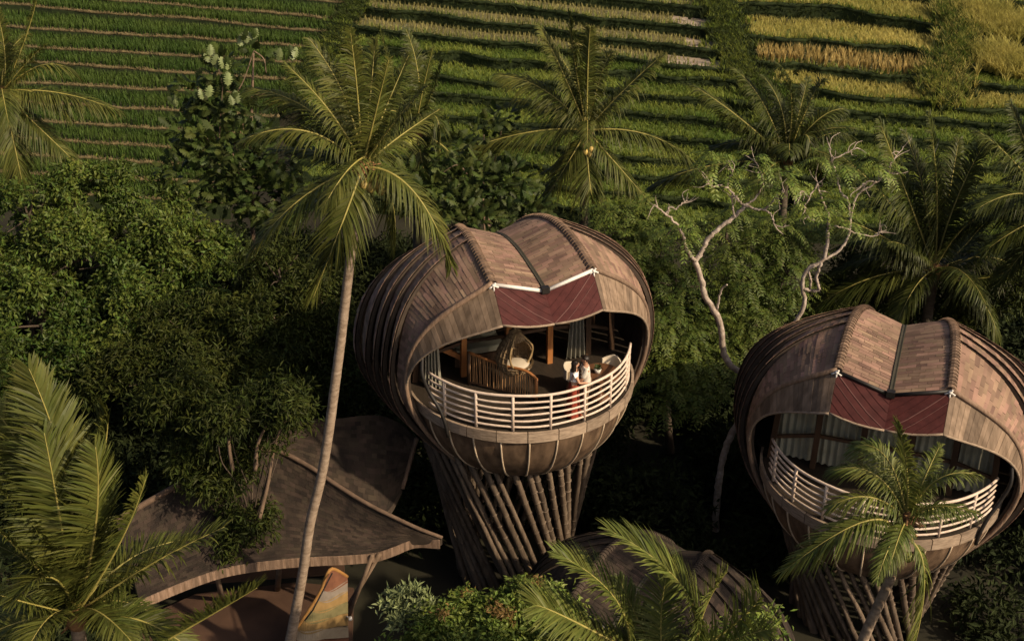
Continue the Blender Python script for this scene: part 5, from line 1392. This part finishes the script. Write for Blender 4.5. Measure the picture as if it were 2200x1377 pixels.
# feathery trees right of the first house
B = [blob(*b) for b in ((1330, 500, 37, 70), (1420, 520, 36.5, 80), (1340, 600, 36, 70), (1450, 620, 35.5, 90), (1400, 720, 34.5, 85), (1480, 740, 34, 80), (1430, 830, 33, 75), (1500, 840, 33, 60), (1310, 460, 37.5, 40), (1380, 470, 37.5, 50))]
tree('feathery leaved tree close to the right flank of the pod house', ground_at(1440, 1000, 36), B, feather_cloud(sub(B, 12, .42, 28), 9, .62, 28, r0=.35), 'leaf_feather', tr=.17, seed=28)
B = [blob(*b) for b in ((1560, 520, 36.5, 80), (1650, 500, 37, 80), (1600, 600, 36, 85), (1690, 590, 36, 75), (1560, 690, 35, 80), (1650, 680, 35, 75), (1600, 760, 34.5, 70), (1720, 520, 37, 60), (1530, 780, 34, 60))]
tree('dense feathery tree behind the white branches', ground_at(1620, 900, 37), B, feather_cloud(sub(B, 12, .42, 29), 9, .58, 29, r0=.35), 'leaf_feather', tr=.17, seed=29)
B = [blob(*b) for b in ((1840, 600, 37.5, 60), (1790, 640, 36.5, 55), (1900, 640, 37, 60), (2080, 650, 36.5, 70), (2160, 620, 36, 70), (1960, 650, 38, 55))]
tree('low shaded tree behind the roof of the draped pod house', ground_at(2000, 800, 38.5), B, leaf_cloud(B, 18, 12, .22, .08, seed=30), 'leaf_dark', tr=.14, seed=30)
# the two pale bare branched trees
def bare_tree(label, foot, lines, Yc, leaves, seed):
    foot = np.asarray(foot, float); g = np.random.default_rng(seed)
    t = thing('bare_tree', label, 'tree', tuple(foot), 0, 'bare pale branched trees')
    for i, (r0, r1, pts, dy) in enumerate(lines):
        P = [at(x, y, Yc + dy * k / max(1, len(pts) - 1) * 1.0) - foot for k, (x, y) in enumerate(pts)]
        if i == 0: P = [np.array([0, 0, -.3])] + P
        P = smooth_path(P, 6 * len(P)); P = P + np.concatenate([np.zeros((1, 3)), g.normal(0, .012, (len(P) - 2, 3)), np.zeros((1, 3))])
        link('trunk' if i == 0 else 'branch', MB().tube(P, np.linspace(r0, r1, len(P)) * .8 * g.uniform(.9, 1.1, len(P)), 8).mesh('branch', True), M['bark_white'], t)
        if r1 < .025:                # twigs at the end
            for q in range(5):
                e = P[-1 - 2 * q]; d = nrm(nrm(P[-1] - P[-4]) + g.normal(0, .7, 3)) * g.uniform(.25, .5)
                link('twig', MB().tube(smooth_path([e, e + d * .5 + g.normal(0, .05, 3), e + d], 6), np.linspace(.016, .006, 6), 5).mesh('twig'), M['bark_white'], t)
    V, F = feather_cloud([blob(*b) for b in leaves], 15, .5, seed, r0=.2)
    link('crown', mesh_np('crown', V - foot, F), M['leaf_bright'], t)
Y = 31.5
bare_tree('bare pale tree forking widely left of the draped pod roof', ground_at(1535, 1180, Y), [
    (.15, .10, [(1540, 1080), (1560, 960), (1600, 870), (1606, 812), (1574, 788), (1557, 765), (1550, 715), (1539, 675), (1517, 638), (1503, 588), (1493, 562)], 0),
    (.075, .022, [(1493, 562), (1478, 540), (1463, 498), (1452, 479), (1432, 463), (1406, 440)], -.3), (.035, .015, [(1432, 463), (1438, 446), (1452, 450), (1462, 440), (1476, 432)], .2),
    (.09, .065, [(1493, 562), (1504, 548), (1516, 522), (1543, 492), (1578, 466), (1600, 442)], .3), (.045, .02, [(1600, 442), (1578, 420), (1565, 404), (1562, 390), (1574, 370), (1561, 348)], .0), (.035, .02, [(1565, 404), (1548, 398), (1530, 402), (1518, 390)], -.2),
    (.045, .018, [(1600, 442), (1626, 422), (1638, 388), (1630, 361), (1617, 344)], .4), (.045, .02, [(1600, 442), (1644, 450), (1657, 435), (1685, 411)], -.3), (.03, .018, [(1644, 450), (1658, 465), (1665, 483), (1674, 487)], -.3),
    (.05, .03, [(1539, 675), (1546, 640), (1553, 618), (1562, 612)], -.3), (.04, .02, [(1578, 466), (1574, 440), (1572, 420)], .1)],
    Y, ((1530, 345, 31.5, 30), (1560, 370, 31.8, 30), (1620, 350, 31.8, 30), (1680, 385, 31.5, 40), (1470, 500, 31.2, 35), (1525, 335, 31.6, 22), (1640, 400, 31.6, 28)), 31)
Y = 32.5
bare_tree('bare pale tree with a looping trunk directly behind the draped pod roof', ground_at(1690, 860, Y), [
    (.12, .07, [(1709, 692), (1729, 649), (1724, 618), (1733, 579), (1766, 562), (1774, 535), (1779, 492)], 0), (.07, .022, [(1779, 492), (1780, 466), (1766, 431), (1757, 396), (1752, 378)], .2),
    (.06, .05, [(1726, 621), (1745, 626), (1758, 623), (1754, 600), (1764, 565)], -.2), (.05, .04, [(1733, 579), (1742, 600), (1740, 618)], .2), (.05, .05, [(1768, 560), (1796, 544), (1822, 509), (1827, 466), (1818, 426), (1805, 413)], .4),
    (.05, .018, [(1827, 470), (1844, 418), (1883, 392), (1905, 374), (1925, 370)], 0), (.03, .014, [(1905, 374), (1922, 340), (1942, 315)], .2), (.03, .015, [(1883, 392), (1862, 390), (1846, 405)], -.2), (.035, .016, [(1805, 413), (1795, 370), (1787, 344), (1782, 312)], .2),
    (.03, .014, [(1787, 344), (1815, 330), (1840, 318)], 0), (.03, .014, [(1781, 490), (1796, 486), (1835, 500), (1888, 503), (1896, 483)], -.2), (.035, .016, [(1757, 396), (1738, 425), (1728, 450), (1740, 470)], -.2), (.03, .015, [(1738, 425), (1722, 412), (1712, 420)], -.2)],
    Y, ((1810, 360, 32.7, 30), (1760, 345, 32.7, 28), (1880, 350, 32.5, 30), (1790, 430, 32.5, 35), (1740, 440, 32.3, 30), (1900, 365, 32.5, 22), (1810, 470, 32.4, 30)), 32)

# shrubs in front of the stilts
B = [blob(*b) for b in ((965, 1340, 22.6, 75), (1050, 1338, 22.6, 75), (1130, 1300, 22.8, 62), (1165, 1330, 22.2, 70), (935, 1370, 22.0, 70), (1040, 1380, 21.8, 90), (1200, 1390, 21.6, 70), (890, 1400, 21.8, 60))]
t = tree('bright green bush with rusty young leaves in front of the stilts', ground_at(1050, 1420, 22.4), B, leaf_cloud(sub(B, 12, .40, 33), 22, 12, .16, .075, seed=33, spread=.10, r0=.3), 'leaf_bright', tr=.08, name='flowering_bush', cat='bush', seed=33)
f0 = np.array(t.location)
for i, (x, y, r) in enumerate(((1062, 1312, 15), (1090, 1322, 12), (950, 1310, 8), (1150, 1250, 8), (1000, 1275, 7))):
    V, F = leaf_cloud([blob(x, y, 21.9, r)], 60, 10, .12, .05, .08, seed=60 + i); link('young_leaves', mesh_np('young_leaves', V - f0, F), M['leaf_red'], t)
B = [blob(*b) for b in ((850, 1300, 22.9, 30), (880, 1290, 22.9, 34), (915, 1310, 22.7, 36), (870, 1340, 22.6, 36))]
tree('small shrub with pale upright leaves left of the bright bush', ground_at(870, 1380, 22.8), B, leaf_cloud(B, 14, 12, .24, .075, seed=34, spread=.07, down=-.5), 'leaf_pale', tr=.05, name='pale_shrub', cat='shrub', seed=34)
B = [blob(*b) for b in ((1640, 1350, 20.5, 40), (1250, 1370, 22.5, 50), (1420, 1390, 21.5, 60), (1560, 1400, 20.5, 55))]
tree('low green shrub under the fronds at the bottom edge', ground_at(1420, 1450, 22), B, leaf_cloud(B, 24, 12, .17, .06, seed=35), 'leaf_bright', tr=.05, name='low_shrub', cat='shrub', seed=35)

# the dark undergrowth below everything
def undergrowth():
    g = np.random.default_rng(40); bl = []
    tries = 0
    while len(bl) < 460 and tries < 9000:
        tries += 1
        x = g.uniform(-26, 26); y = g.uniform(20, 50); c0 = np.array([x, y])
        if np.hypot(x - H1[0][0], y - H1[0][1]) < 3.0 or np.hypot(x - H2[0][0], y - H2[0][1]) < 3.0 or np.hypot(x - H3[0][0], y - H3[0][1]) < 4.3: continue
        if -10.8 < x < -1.6 and 22.0 < y < 30.8: continue
        if y + TILT * x > Y0 + 3: continue
        near = y < 30
        r = g.uniform(.6, 1.1) if near else g.uniform(.9, 1.7)
        bl.append((np.array([x, y, r * .5 + (0 if near else g.uniform(0, .8))]), np.array([r, r, r * .8])))
    for q in range(90):             # the thicket along the foot of the terraces
        x = g.uniform(-20, 20); y = Y0 + 1.5 - TILT * x - g.uniform(0, 6.5); r = g.uniform(.8, 1.4)
        bl.append((np.array([x, y, r * .55]), np.array([r, r, r * .85])))
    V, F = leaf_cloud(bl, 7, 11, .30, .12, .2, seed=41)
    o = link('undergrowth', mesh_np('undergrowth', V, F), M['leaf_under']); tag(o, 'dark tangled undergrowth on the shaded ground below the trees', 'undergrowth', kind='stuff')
undergrowth()
